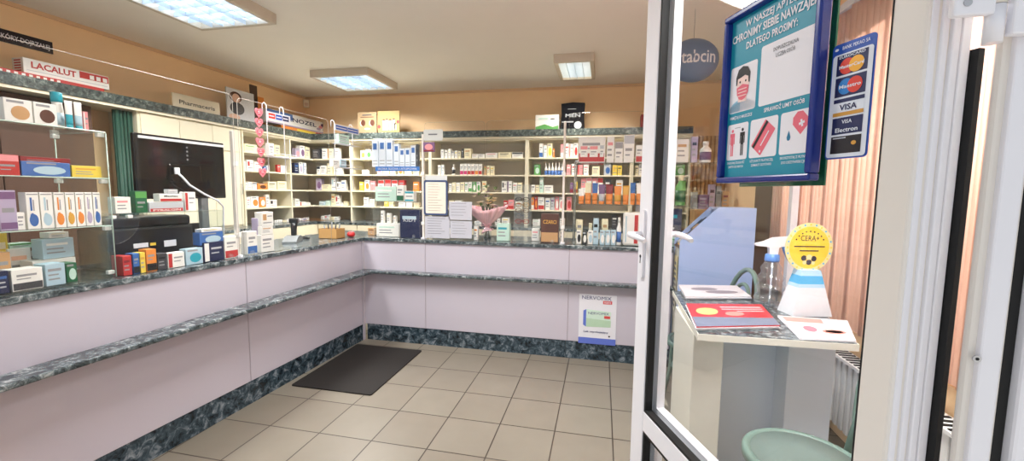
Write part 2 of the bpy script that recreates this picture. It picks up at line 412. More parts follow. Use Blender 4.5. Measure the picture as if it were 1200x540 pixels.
mb = MB(); Y = -.010
mb.box(.013, fw-.013, Y, -.001, .013, fh-.013, M_pteal)
def pf(poly, m, k=1, mbx=None, o=(0, 0)):
    (mbx or mb).face([(p[0]+o[0], Y-.0004*k, p[1]+o[1]) for p in poly], m)
X = Vector((1, 0, 0))
def pt(t, x, z, h, m=M_pwhite, **kw): mb.text(t, (x, Y-.0016, z), XV, ZV, h, m, **kw)
W2 = fw/2
pt('W NASZEJ APTECE', W2, .377, .0155, bold=.02, w=.175); pt('CHRONIMY SIEBIE NAWZAJEM', W2, .350, .0185, bold=.025, w=.268); pt('DLATEGO PROSIMY:', W2, .324, .0165, bold=.02, w=.16)
pf(rrect(.020, .117, .176, .290, .006), M_pwhite); pf(rrect(.128, .290, .176, .312, .006), M_pwhite)
pt('DOPUSZCZALNA', .204, .290, .0085, M_ink, w=.072, bold=.01); pt('LICZBA OSÓB', .204, .276, .0085, M_ink, w=.055, bold=.01)
pt('PAMIĘTAJ O MASECZCE', .0685, .160, .0075, w=.082, bold=.015); pt('SPRAWDŹ LIMIT OSÓB', .209, .160, .0095, w=.118, bold=.015)
for a, b in ((.020, .098), (.106, .196), (.204, .290)): pf(rrect(a, b, .058, .148, .006), M_pwhite)
for (a, b), (l1, l2) in zip(((.020, .098), (.106, .196), (.204, .290)), (('ZACHOWAJ ODLEGŁOŚĆ', '2 METRY OD INNYCH'), ('UŻYJ KARTY PŁATNICZEJ,', 'ZAMIAST GOTÓWKI'), ('SKORZYSTAJ Z PŁYNU', 'DO DEZYNFEKCJI'))):
    pt(l1, (a+b)/2, .048, .0058, w=(b-a)*.86, bold=.01); pt(l2, (a+b)/2, .038, .0058, w=(b-a)*.74, bold=.01)
# the masked person pictogram
pf([(.021, .178), (.116, .178), (.116, .190), (.10, .2), (.084, .206), (.05, .206), (.034, .2), (.021, .19)], M_plb)
pf([(.052, .20), (.084, .20), (.084, .225), (.052, .225)], M_pskin, 1.5)
pf([(p[0], p[1]) for p in circ(.0235, 28, .068, .240, .034)], M_pskin, 2)
pf([(.043, .243), (.042, .262), (.05, .280), (.066, .286), (.084, .281), (.094, .266), (.093, .243), (.089, .243), (.087, .258), (.075, .263), (.058, .259), (.049, .258), (.047, .243)], M_pblk, 3)
pf([(.046, .236), (.068, .243), (.091, .236), (.089, .219), (.079, .207), (.068, .204), (.057, .207), (.048, .219)], M_ppink, 3)
for zz in (.214, .222, .230): pf([(.052, zz), (.084, zz), (.084, zz+.002), (.052, zz+.002)], M_pskin, 4)
for xx in (.058, .079): pf(circ(.0028, 10, xx, .249), M_pblk, 4)
# two figures, payment card, bottle with drop
for xx, m in ((.040, M_ppink), (.078, M_pblk)):
    pf(circ(.0042, 12, xx, .131), m, 2)
    pf([(xx-.009, .125), (xx+.009, .125), (xx+.009, .098), (xx+.006, .098), (xx+.006, .116), (xx+.005, .116), (xx+.005, .068), (xx+.001, .068), (xx+.001, .095), (xx-.001, .095), (xx-.001, .068), (xx-.005, .068), (xx-.005, .116), (xx-.006, .116), (xx-.006, .098), (xx-.009, .098)], m, 2)
pf([(.048, .137), (.070, .137), (.070, .1382), (.048, .1382)], M_ink, 2)
def rotp(pts, cx, cz, a):
    a = math.radians(a); return [(cx+p[0]*math.cos(a)-p[1]*math.sin(a), cz+p[0]*math.sin(a)+p[1]*math.cos(a)) for p in pts]
pf(rotp(rrect(-.036, .036, -.021, .021, .003), .151, .103, 52), M_ppink, 2)
pf(rotp([(-.036, .008), (.036, .008), (.036, .016), (-.036, .016)], .151, .103, 52), M_pblk, 3)
pf(rotp([(-.018, -.008), (.022, -.008), (.022, -.005), (-.018, -.005)], .151, .103, 52), M_pwhite, 3)
pf(rotp(circ(.003, 10, -.029, -.013), .151, .103, 52), M_pwhite, 3)
pf(rotp([(-.018, .018), (.014, .018), (.024, .008), (.024, -.008), (.014, -.018), (-.018, -.018)], .262, .122, 135), M_ppink, 2)
for a in (0, 90): pf(rotp([(-.0075, -.0025), (.0075, -.0025), (.0075, .0025), (-.0075, .0025)], .264, .120, 15+a), M_pwhite, 3)
pf([(.230, .1085), (.2335, .100), (.2355, .094), (.234, .0885), (.230, .0865), (.226, .0885), (.2245, .094), (.2265, .100)], M_pdrop, 2)
for v in mb.bm.verts: v.co.x *= FWS
mb.build('print', po)

M_dgreen = pbr('board_green', (24, 104, 72), .5); M_gpap = pbr('board_paper', (196, 206, 204), .6)
_p0 = LEAF @ Vector((.46, .046, 0)); _nn = Vector((-DY, DX, 0)); _d = ray(974, 110); _q = CAM+_d*((_p0-CAM).dot(_nn)/_d.dot(_nn)); GBW = (_q-_p0).dot(Vector((DX, DY, 0)))
gp = leaf_thing('notice_board', 'dark green notice sheet on the far side of the door glass behind the framed poster', 'poster', .46, .046, 1.372)
mb = MB(); mb.box(0, GBW, 0, .004, 0, .47, M_dgreen); mb.build('sheet', gp)
mb = MB(); mb.box(.06, GBW-.03, -.0012, 0, .05, .16, M_gpap); mb.box(.06, GBW-.012, -.0012, 0, .19, .28, M_gpap); mb.build('paper_slip', gp)

_p1 = LEAF @ Vector((0, .0295, 0)); _d = ray(972, 115); _ss = (CAM+_d*((_p1-CAM).dot(_nn)/_d.dot(_nn))-_p1).dot(Vector((DX, DY, 0)))
st = leaf_thing('card_sticker', 'white bank sticker with stacked payment card logos and blue rim on the glass', 'sticker', _ss, .0295, 1.4215)
mb = MB(); sw, sh = .0835, .216
M_sblue = pbr('sticker_blue', (36, 84, 178), .4); M_snavy = pbr('sticker_navy', (24, 34, 84), .4); M_swhite = pbr('sticker_white', (226, 232, 242), .4)
M_sred = pbr('sticker_red', (222, 58, 40), .4); M_syel = pbr('sticker_yellow', (246, 176, 44), .4); M_scy = pbr('sticker_cyan', (26, 124, 200), .4); M_sgold = pbr('sticker_gold', (206, 150, 60), .4); M_sdark = pbr('sticker_dark', (30, 26, 34), .4)
mb.prism(rrect(0, sw, 0, sh, .008), (0, 0, 0), XV, ZV, YV, .001, M_sblue); Y = -.0006
pf(rrect(.003, sw-.003, .003, sh-.020, .006), M_swhite)
pt('BANK PEKAO SA', sw/2+.006, sh-.013, .0065, M_swhite, w=.052, bold=.01); pf(circ(.004, 12, .0095, sh-.010, .0025), M_swhite, 2)
cards = [(.156, .193, M_snavy), (.116, .152, M_snavy), (.080, .112, M_swhite), (.046, .077, M_snavy), (.010, .042, M_sdark)]
for a, b, m in cards: pf([(.012, a), (sw-.012, a), (sw-.012, b), (.012, b)], m, 2)
pf(circ(.0145, 20, .033, .171), M_sred, 3); pf(circ(.0145, 20, .051, .171), M_syel, 3.5); pt('EUROCARD', sw/2, .187, .005, M_swhite, w=.05, bold=.02)
pt('MasterCard', sw/2, .168, .0062, M_swhite, w=.048, bold=.02)
pf(circ(.0145, 20, .033, .134), M_scy, 3); pf(circ(.0145, 20, .051, .134), M_sred, 3.5); pt('Maestro', sw/2, .131, .0068, M_swhite, w=.042, bold=.02)
pf([(.012, .105), (sw-.012, .105), (sw-.012, .112), (.012, .112)], M_snavy, 3); pf([(.012, .080), (sw-.012, .080), (sw-.012, .087), (.012, .087)], M_sgold, 3); pt('VISA', sw/2, .0905, .011, M_snavy, w=.034, bold=.02)
pt('VISA', sw/2, .0655, .007, M_swhite, w=.02, bold=.02); pt('Electron', sw/2, .050, .008, M_swhite, w=.044, bold=.02)
pf(circ(.005, 12, .058, .028, .004), M_sgold, 3); pf([(.016, .038), (.042, .038), (.042, .0395), (.016, .0395)], M_swhite, 3)
mb.build('print', st)

# ------------------------------------------------------------------ counters
def panel_gap(mb, u): pass
lc = thing('service_counter', 'long side counter with lilac white panels, marble top and low marble shelf', 'counter', (0, 0, 0), -TH)
UE = 2.95
mb = MB(); mb.box(-.56, .018, -UE, .50, CT-.028, CT, M_marbtop, bev=.004); mb.build('worktop', lc)
us = [0.03, 1.211, 2.43, UE]
for a, b in zip(us, us[1:]): bx(-.02, 0, -b+.003, -a-.003, .147, CT-.028, M_panel, bev=.002).build('front_panel', lc)
for u in us[1:-1]: bx(-.021, -.004, -u-.012, -u+.012, .147, CT-.028, M_panelstrip).build('joint_strip', lc)
bx(-.02, .003, -.028, -.0, 0, CT-.028, M_panel).build('corner_post', lc)
mb = MB(); mb.box(0, .138, -UE, -.09, .628, .652, M_marbtop, bev=.008); mb.build('lower_shelf', lc)
bx(-.03, -.004, -UE, -.03, 0, .147, M_marb).build('plinth', lc)
bc = lc; lc['label'] = 'L-shaped service counter with lilac white panels, marble top and low marble shelf'
BE = 2.62
mb = MB(); mb.box(.0175, BE, -.018, .52, CT-.0282, CT-.0002, M_marbtop, bev=.004); mb.box(BE-.01, 2.97, .125, .52, CT-.0282, CT-.0004, M_marbtop, bev=.004); mb.build('worktop', bc, rz=TH)
bx(BE, 2.97, .135, .155, 0, CT-.029, M_panel).build('front_panel', bc, rz=TH)
xs = [.0, .591, 1.831, BE]
for a, b in zip(xs, xs[1:]): bx(a+.003, b-.003, 0, .02, .147, CT-.028, M_panel, bev=.002).build('front_panel', bc, rz=TH)
for x in xs[1:-1]: bx(x-.014, x+.014, .003, .021, .147, CT-.028, M_panelstrip).build('joint_strip', bc, rz=TH)
mb = MB(); mb.box(.0, BE, -.088, -.001, .628, .652, M_marbtop, bev=.008); mb.build('lower_shelf', bc, rz=TH)
bx(.02, 1.815, .004, .03, 0, .147, M_marb).build('plinth', bc, rz=TH); bx(1.817, BE, .004, .03, 0, .147, M_marb).build('plinth', bc, rz=TH)
mt = MB(); mt.prism(rrect(.0, .61, -.95, -.148, .015), (0, 0, 0), XV, YV, ZV, .008, M_mat)
tag(mt.build('door_mat', loc=(0.012, 0, 0.0005)), 'black ribbed rubber mat lying on the tiles in the counter corner', 'mat')
# nervomix poster on the back counter
a = on(679, 344, 1, -.002); b = on(721, 405, 1, -.002); w_, h_ = b.x-a.x, a.z-b.z
np_ = thing('leaflet_poster', 'nervomix leaflet poster taped low on the back counter front', 'poster', (a.x, -.003, b.z))
mb = MB(); Y = -.0012
mb.box(0, w_, Y, .002, 0, h_, M_paper)
M_nnavy = pbr('ink_navy', (44, 52, 104), .6); M_nred = pbr('ink_red', (204, 70, 70), .6); M_nblue = pbr('band_blue', (92, 112, 196), .6); M_ngrn = pbr('pale_green', (176, 204, 176), .6); M_nmint = pbr('pale_mint', (200, 222, 206), .6)
pf([(0, 0), (w_, 0), (w_, h_*.125), (0, h_*.125)], M_nblue)
pt('NERVOMIX', w_*.47, h_*.90, h_*.075, M_nnavy, w=w_*.78, bold=.0); pf([(w_*.64, h_*.82), (w_*.88, h_*.82), (w_*.88, h_*.885), (w_*.64, h_*.885)], M_nred); pt('FORTE', w_*.76, h_*.835, h_*.035, M_paper, w=w_*.18)
bxp = [(.12, .38), (.2, .345), (.2, .70), (.12, .67)]
pf([(p[0]*w_, p[1]*h_) for p in bxp], M_nblue, 2); pf([(p[0]*w_, p[1]*h_) for p in ((.2, .345), (.86, .36), (.86, .67), (.2, .70))], M_nmint, 2); pf([(p[0]*w_, p[1]*h_) for p in ((.2, .345), (.86, .36), (.86, .49), (.2, .52))], M_ngrn, 3)
pt('NERVOMIX', w_*.53, h_*.60, h_*.055, M_nnavy, w=w_*.55, bold=0); pf([(p[0]*w_, p[1]*h_) for p in ((.68, .53), (.84, .53), (.84, .585), (.68, .585))], M_nred, 4)
pt('Lek uspokajający', w_*.47, h_*.235, h_*.036, M_nnavy, w=w_*.66, bold=.02); pf(circ(h_*.018, 8, w_*.83, h_*.175), M_pblk, 2)
mb.build('print', np_)

# ------------------------------------------------------------------ wall shelving
SZ = [1.748, 1.550, 1.348, 1.150]; STOP, WKT = 1.965, .962
def bay_y(name, label, x0, x1):
    t = thing('shelving_unit', label, 'shelves', (x0, SY, 0), 0, 'open cream shelving along the walls'); D = WY-SY-.002; w = x1-x0
    bx(.0, .018, 0, D, WKT, STOP, M_cream).build('side_panel', t); bx(w-.018, w, 0, D, WKT, STOP, M_cream).build('side_panel', t)
    bx(.018, w-.018, D-.008, D, WKT, STOP, M_shelfback).build('back_panel', t); bx(.018, w-.018, 0, D-.008, STOP-.02, STOP, M_cream).build('top_panel', t)
    for z in SZ: bx(.018, w-.018, .006, D-.008, z-.017, z, M_cream, bev=.002).build('shelf', t)
    return t
def bay_x(label, y0, y1):
    t = thing('shelving_unit', label, 'shelves', (SX, y0, 0), PI/2, 'open cream shelving along the walls'); D = SX-WX-.002; w = y1-y0
    bx(0, .018, 0, D, WKT, STOP, M_cream).build('side_panel', t); bx(w-.018, w, 0, D, WKT, STOP, M_cream).build('side_panel', t)
    bx(.018, w-.018, D-.008, D, WKT, STOP, M_shelfback).build('back_panel', t); bx(.018, w-.018, 0, D-.008, STOP-.02, STOP, M_cream).build('top_panel', t)
    for z in SZ: bx(.018, w-.018, .006, D-.008, z-.017, z, M_cream, bev=.002).build('shelf', t)
    return t
bay_x('open cream shelves on the side wall next to the tall closed cabinet', .365, 1.06)
bay_y('bay', 'open cream shelves behind the row of blue emollient cartons', -1.052, .030)
bay_y('bay', 'open cream shelves behind the flower bouquet', .032, 1.216)
bay_y('bay', 'open cream shelves behind the orange sunscreen tubes', 1.218, 2.380)
bay_y('bay', 'short end bay of cream shelves seen through the door glass', 2.382, 2.985)
# corner bay: shelves that turn the corner
cb = thing('shelving_unit', 'corner bay of cream shelves that turns between side wall and back wall', 'shelves', (SX, SY, 0), 0, 'open cream shelving along the walls')
y0 = 1.062-SY; x1 = -1.054-SX; DXc = WX-SX+.002; DYc = WY-SY-.002
outl = [(DXc, y0), (0, y0), (0, -.02), (.02, 0), (x1, 0), (x1, DYc), (DXc, DYc)]
for z in SZ:
    mb = MB(); mb.prism(outl, (0, 0, z-.017), XV, YV, ZV, .017, M_cream); mb.build('shelf', cb)
mb = MB(); mb.prism(outl, (0, 0, STOP-.02), XV, YV, ZV, .02, M_cream); mb.build('top_panel', cb)
bx(DXc, DXc+.006, y0, DYc, WKT, STOP, M_shelfback).build('back_panel', cb); bx(DXc, x1, DYc-.006, DYc, WKT, STOP, M_shelfback).build('back_panel', cb)
# base cabinets with worktop and drawers
ba = thing('base_cabinet', 'low cream drawer cabinet under the side wall shelves', 'cabinet', (SX+.22, -.585, 0), PI/2)
mb = MB(); mb.box(0, 1.83, .0, .525, .05, WKT-.03, M_cream); mb.build('body', ba); bx(0, 1.83, -.012, .525, WKT-.03, WKT-.001, M_marbtop).build('worktop', ba)
for i in range(4):
    for j, (z0, z1) in enumerate(((.70, .925), (.38, .69), (.06, .37))):
        d = bx(.01+i*.457, .455+i*.457, -.012, 0, z0, z1, M_cream, bev=.002).build('drawer', ba)
        MB().tube([(.18+i*.457, -.012, (z0+z1)/2), (.18+i*.457, -.03, (z0+z1)/2), (.28+i*.457, -.03, (z0+z1)/2), (.28+i*.457, -.012, (z0+z1)/2)], .004, M_metal, 6).build('handle', d)
bb = thing('base_cabinet', 'low cream drawer cabinet under the back wall shelves', 'cabinet', (SX+.24, SY-.22, 0), 0)
mb = MB(); mb.box(0, 4.3, 0, .53, .05, WKT-.03, M_cream); mb.build('body', bb); bx(0, 4.3, -.012, .53, WKT-.03, WKT-.001, M_marbtop).build('worktop', bb)
for i in range(8): bx(.01+i*.537, .535+i*.537, -.012, 0, .06, .925, M_cream, bev=.002).build('drawer', bb)
# marble ledge over the shelving
lg = MB(); lg.prism([(WX+.002, FY+.2), (SX+.03, FY+.2), (SX+.03, SY-.03), (2.985, SY-.03), (2.985, WY-.002), (WX+.002, WY-.002)], (0, 0, 1.987), XV, YV, ZV, .072, M_marbledge)
lo = thing('marble_ledge', 'dark marble ledge running along the tops of all the wall shelves', 'ledge', (0, 0, 0)); lg.build('slab', lo)
mb = MB(); mb.prism([(WX+.002, FY+.2), (SX+.02, FY+.2), (SX+.02, SY-.02), (2.985, SY-.02), (2.985, WY-.002), (WX+.002, WY-.002)], (0, 0, STOP), XV, YV, ZV, .0215, M_cream); mb.build('edge_board', lo)
LEDGE = 2.0595
# tall closed cabinet left of the side shelves, brown door and green curtain
tc = thing('tall_cabinet', 'closed tall cream cabinet behind the black monitor', 'cabinet', (SX, -.625, 0), PI/2)
bx(0, .985, .012, .305, WKT, STOP, M_cream).build('body', tc)
for i in range(3):
    d = bx(.02+i*.32, .335+i*.32, 0, .012, WKT+.02, 1.72, M_cream, bev=.002).build('door', tc); bx(.02+i*.32, .335+i*.32, 0, .012, 1.73, 1.955, M_cream, bev=.002).build('door', tc)
    MB().tube([(.31+i*.32, 0, 1.3), (.31+i*.32, -.02, 1.3), (.31+i*.32, -.02, 1.4), (.31+i*.32, 0, 1.4)], .004, M_metal, 6).build('handle', d)
gc = MB(); P = []
for i in range(25): P.append((-.022*math.sin(i*PI/2.4), i*.0052))
for (xa, ya), (xb, yb) in zip(P, P[1:]): gc.face([(xa, ya, .02), (xb, yb, .02), (xb, yb, 1.955), (xa, ya, 1.955)], pbr('green_curtain', (34, 74, 60), .6), True)
o = gc.build('curtain', loc=(SX-.05, -.765, 0)); o.modifiers.new('thickness', 'SOLIDIFY').thickness = .003
tag(o, 'narrow dark green curtain hanging beside the brown doors', 'curtain')
wd = thing('wardrobe', 'brown wooden cupboard doors behind the glass display case', 'cupboard', (SX-.10, FY+.22, 0), PI/2)
for i in range(3):
    d = bx(i*.51, i*.51+.505, 0, .02, .05, 1.955, M_brown, bev=.003).build('door', wd)
    MB().tube([(i*.51+.45, 0, 1.0), (i*.51+.45, -.025, 1.0), (i*.51+.45, -.025, 1.12), (i*.51+.45, 0, 1.12)], .005, M_metal, 6).build('handle', d)
bx(0, 1.53, .02, .2, .0, 1.955, M_brown).build('body', wd)
bx(-.02, .0, -.06, .2, 0, 1.955, M_cream).build('side_panel', wd)

# wooden slat panel and cupboard at the far end beyond the shelves
sp = thing('slatted_panel', 'pale striped slat panel on the back wall past the last shelves', 'panel', (2.99, WY-.004, 0))
M_slat = pbr('pale_slat', (214, 178, 132), .6, vary=.03); M_slatd = pbr('dark_slat', (176, 134, 92), .6, vary=.05)
bx(0, .42, -.012, 0, .02, 2.0, M_slatd).build('backing', sp)
for i in range(10): bx(.004+i*.042, .03+i*.042, -.024, -.012, .02, 2.0, M_slat, bev=.003).build('slat', sp)
# ------------------------------------------------------------------ goods
ORD = ['first', 'second', 'third', 'fourth', 'fifth', 'sixth', 'seventh', 'eighth', 'ninth', 'tenth', 'eleventh', 'twelfth', 'thirteenth', 'fourteenth', 'fifteenth', 'sixteenth', 'seventeenth', 'eighteenth']
STYLE = dict(band='lower band', top='top', stripe='side stripe', logo='square', pic='picture', low='splash', lines='print', two='bands')
def carton_mb(w, d, h, base, acc, style, txt=None, side=None):
    mb = MB(); B = col(base); A = col(acc); y = -d/2-.0006; k = col('grey') if base not in ('black', 'navy', 'brown') else col('silver')
    mb.box(-w/2, w/2, -d/2, d/2, 0, h, B, bev=min(.0015, w*.05, h*.05))
    def q(a, b, c, e, m, yy=y):
        if txt and m is k: return
        mb.face([(-w/2+a*w, yy, c*h), (-w/2+b*w, yy, c*h), (-w/2+b*w, yy, e*h), (-w/2+a*w, yy, e*h)], m)
    if style == 'band': q(.03, .97, .04, .36, A); q(.15, .8, .66, .76, k); q(.15, .6, .52, .57, k)
    elif style == 'top': q(.03, .97, .68, .97, A); q(.15, .8, .42, .52, k); q(.15, .6, .25, .3, k)
    elif style == 'stripe': q(.04, .26, .04, .96, A); q(.36, .88, .62, .72, k); q(.36, .75, .4, .46, k)
    elif style == 'logo': q(.12, .42, .42, .85, A); q(.5, .9, .66, .74, k); q(.12, .85, .2, .28, k)
    elif style == 'pic':
        mb.face([(p[0], y, p[1]) for p in circ(w*.34, 14, .06*w, h*.42, h*.30)], A); q(.1, .7, .82, .92, k)
    elif style == 'low':
        mb.face([(p[0], y, p[1]) for p in circ(w*.36, 14, 0, h*.24, h*.17)], A); mb.face([(p[0], y-.0003, p[1]) for p in circ(w*.2, 10, -w*.1, h*.32, h*.12)], A); q(.28, .44, .5, .86, A); q(.5, .6, .5, .8, k); q(.06, .94, .93, .96, k)
    elif style == 'sq': q(.2, .8, .66, .90, A); q(.12, .85, .22, .25, k); q(.12, .85, .10, .13, k)
    elif style == 'two': q(.03, .97, .04, .2, A); q(.03, .97, .78, .96, A); q(.15, .85, .45, .56, k)
    else: q(.12, .8, .66, .78, A); q(.12, .65, .46, .53, k); q(.12, .7, .26, .33, k)
    if txt:
        s, c, zc, th, tw = txt; mb.text(s, (0, y-.0006, zc*h), XV, ZV, th*h, col(c), w=tw*w, bold=.015)
    return mb
def lathe_bottle(t, r, h, base, capc, lab=None, neck=.45, caph=.18):
    if capc is MATS.get('print_teal'): neck, caph = .86, .27
    hb = h*(1-caph)
    MB().lathe([(r*.92, 0), (r, h*.02), (r, hb*.68), (r*.92, hb*.78), (r*neck, hb*.92), (r*neck, hb)], (0, 0, 0), base, 18).build('body', t)
    MB().lathe([(r*neck*1.15, hb), (r*neck*1.15, h*.985), (r*neck*.95, h)], (0, 0, 0), capc, 14).build('cap', t)
    if lab: MB().lathe([(r*1.012, hb*.14), (r*1.012, hb*.60)], (0, 0, 0), lab, 18).build('label_band', t)
def dropper(t, r, h, base, capc):
    MB().lathe([(r*.95, 0), (r, h*.03), (r, h*.34)], (0, 0, 0), base, 14).build('body', t)
    MB().lathe([(r, h*.341), (r, h*.44), (r*.8, h*.5), (r*.7, h*.56), (r*.3, h*.72), (r*.14, h)], (0, 0, 0), capc, 12).build('nozzle', t)
def squeeze_tube(t, w, h, base, capm, acc=None, accm=None):
    mb = MB(); n = 16; i = mb.mi(base); rings = []; d = w*.55
    for k in range(8):
        f = k/7; z = h*.16+f*h*.84; ww = w/2*(.84+.16*f); dd = max(d/2*(1-f**1.5), .0012)
        rings.append([mb.bm.verts.new((ww*math.cos(2*PI*j/n), dd*math.sin(2*PI*j/n), z)) for j in range(n)])
    am = mb.mi(accm) if accm else i
    for kk, (A, B) in enumerate(zip(rings, rings[1:])):
        for j in range(n):
            f = mb.bm.faces.new([A[j], A[(j+1) % n], B[(j+1) % n], B[j]]); f.smooth = True; f.material_index = am if (accm and kk < 3) else i
    mb.bm.faces.new(rings[-1]).material_index = i; mb.bm.faces.new(rings[0][::-1]).material_index = i
    mb.build('tube_body', t)
    MB().lathe([(w*.40, 0), (w*.42, h*.01), (w*.42, h*.155), (w*.38, h*.165)], (0, 0, 0), capm, 16, 1, .62).build('cap', t)
def span(x0, x1, yt, zb, pl, v):
    """real position and size of an article from its survey columns x0..x1 and its top row, standing at height zb with its front on a plane"""
    xm = (x0+x1)/2
    if pl == 'y':
        a = on(x0, yt, 1, v); b = on(x1, yt, 1, v); w = b.x-a.x; return w, on(xm, yt, 1, v).z-zb, (lambda d: (Vector(((a.x+b.x)/2, v+d/2, zb)), 0))
    if pl == 'x':
        a = on(x0, yt, 0, v); b = on(x1, yt, 0, v); w = b.y-a.y; return w, on(xm, yt, 0, v).z-zb, (lambda d: (Vector((v-d/2, (a.y+b.y)/2, zb)), PI/2))
    a = onv(x0, yt, v); b = onv(x1, yt, v); w = a[0]-b[0]; return w, onv(xm, yt, v)[1]-zb, (lambda d: (Lw((a[0]+b[0])/2, v-d/2, zb), RL))
USED = set()
def put(kind, x0, x1, yt, zb, pl, v, base, acc, style, label, group=None, txt=None, depth=None, cap=None, h=None, turn=0, name=None, cat=None, dz=0):
    w, hh, pos = span(x0, x1, yt, zb, pl, v); h = h or max(hh, .012); w = max(w-.002, .008)
    d = depth or (min(.14, max(.03, min(w, h)*.75)) if kind == 'carton' else w)
    p, rz = pos(d); p.z += .0006+dz
    if label in USED: print('DUPLICATE', label)
    USED.add(label)
    if kind == 'carton':
        o = carton_mb(w, d, h, base, acc, style, txt).build(name or 'medicine_carton', loc=p, rz=rz+turn); return tag(o, label, cat or 'carton', group)
    t = thing(name or dict(bottle='bottle', dropper='dropper_bottle', tube='cream_tube')[kind], label, cat or dict(bottle='bottle', dropper='bottle', tube='tube')[kind], p, rz+turn, group)
    if kind == 'bottle': lathe_bottle(t, w/2, h, col(base), col(cap or 'white'), col(acc) if acc else None)
    elif kind == 'dropper': dropper(t, w/2, h, col(base), col(cap or 'white'))
    elif kind == 'tube': squeeze_tube(t, w, h, col(base), col(cap or 'white'), None, col(acc) if acc else None)
    return t
def describe(kind, base, acc, style):
    nm = dict(carton='carton', bottle='bottle', dropper='dropper bottle', tube='tube')[kind]
    return f'{base} {nm} with {acc} {STYLE.get(style, "label")}' if kind == 'carton' else f'{base} {nm} with {acc or "white"} label'
SHN = ['top shelf', 'second shelf', 'third shelf', 'fourth shelf', 'worktop']
def stock(bay, rows, pl, front):
    for r, items in enumerate(rows):
        zb = SZ[r] if r < 4 else WKT
        for k, it in enumerate(items):
            kind = 'carton'
            if isinstance(it[0], str): kind, it = it[0], it[1:]
            x0, x1, yt, base, acc, style = it[:6]; fr = front
            p = pl
            if pl == 'corner': p, fr = ('x', SX-.03) if (x0+x1)/2 < 365 else ('y', SY+.03)
            put(kind, x0, x1, yt, zb, p, fr+(.0 if p == 'x' else 0), base, acc, style, f'{describe(kind, base, acc, style)}, {ORD[k]} along the {SHN[r]} {bay}', f'medicines on the {SHN[r]} {bay}', cap='white' if kind != 'dropper' else 'white')
stock('by the tall cabinet', [
  [(286, 301, 169, 'cream', 'green', 'lines'), (312, 318, 171, 'white', 'grey', 'lines'), (319, 327, 170, 'white', 'pink', 'top')],
  [(284, 288, 189, 'white', 'grey', 'lines'), (289, 297, 187.5, 'white', 'red', 'logo'), (298, 307, 190, 'white', 'pink', 'lines'), (309, 312, 195, 'blue', 'white', 'lines'), (312.5, 316, 194, 'white', 'blue', 'lines'), (325, 328.5, 193, 'red', 'white', 'lines'), (329, 336, 194, 'white', 'cream', 'lines')],
  [(285, 290, 214, 'white', 'grey', 'lines'), (290.5, 295, 213, 'white', 'sky', 'logo'), (295.5, 301, 213.5, 'white', 'grey', 'top'), (302, 313, 215, 'orange', 'brown', 'pic'), (314, 324, 213, 'cream', 'brown', 'lines'), (325, 336, 212.5, 'cream', 'tan', 'lines')],
  [(286.5, 288.8, 229, 'white', 'red', 'stripe'), (289, 293, 231, 'white', 'pink', 'lines'), (294, 303, 230, 'white', 'orange', 'pic'), (304, 311, 231, 'orange', 'white', 'pic'), (311.5, 315.5, 228, 'white', 'grey', 'lines'), (316, 324.5, 234, 'white', 'black', 'logo')],
  [(322, 326, 258, 'white', 'grey', 'lines'), (326.5, 331, 257.5, 'white', 'cream', 'lines'), (331.5, 336, 258, 'cream', 'grey', 'lines'), (336.5, 341, 257, 'white', 'pink', 'lines'), (341.5, 347, 256, 'white', 'grey', 'top')]], 'x', SX-.03)
stock('of the corner bay', [
  [(346, 351, 174, 'lilac', 'pink', 'pic'), (351.5, 357, 171, 'white', 'purple', 'pic'), (357.5, 363, 172.5, 'cream', 'grey', 'lines'), (366, 374, 175, 'darkgrey', 'grey', 'lines'), (377, 383, 174, 'white', 'grey', 'lines'), (383.5, 390, 174, 'cream', 'tan', 'stripe'), (390.5, 397, 173.5, 'white', 'grey', 'stripe')],
  [(345, 350, 191, 'navy', 'blue', 'lines'), (350.5, 354.5, 190, 'white', 'lilac', 'pic'), (355, 359, 191, 'white', 'blue', 'stripe'), (371, 375, 195, 'white', 'black', 'top'), (375.5, 382, 194, 'white', 'grey', 'lines'), (383, 389, 191, 'cream', 'white', 'lines'), (391, 399, 190, 'white', 'sky', 'lines')],
  [(370, 376.5, 209, 'lilac', 'purple', 'pic'), (377, 387, 216, 'cream', 'grey', 'lines'), (388, 394, 208, 'white', 'sky', 'logo'), (394.5, 399, 213, 'white', 'darkgrey', 'logo'), (399.5, 405, 211, 'white', 'blue', 'lines')],
  [(346, 351, 233, 'white', 'grey', 'lines'), (351.5, 358, 236.5, 'white', 'red', 'stripe'), (358.5, 364, 237, 'white', 'pink', 'lines'), (374, 381, 236, 'sky', 'white', 'lines'), (381.5, 387.5, 235, 'mint', 'white', 'lines'), (388, 392.5, 227, 'cream', 'orange', 'lines'), (393, 398, 229, 'white', 'red', 'logo'), (398.5, 402, 237, 'white', 'grey', 'lines'), (402.5, 407, 236, 'cream', 'grey', 'lines')],
  [(350, 353.5, 256, 'white', 'purple', 'stripe'), (354, 357.5, 256, 'lilac', 'white', 'stripe'), (358, 362.5, 255, 'white', 'purple', 'stripe'), (376, 380, 253, 'white', 'cream', 'lines'), (380.5, 385.5, 252, 'white', 'red', 'logo'), (386, 391, 254, 'cream', 'grey', 'lines'), (391.5, 397, 254, 'white', 'mint', 'lines')]], 'corner', 0)
YF = SY+.03
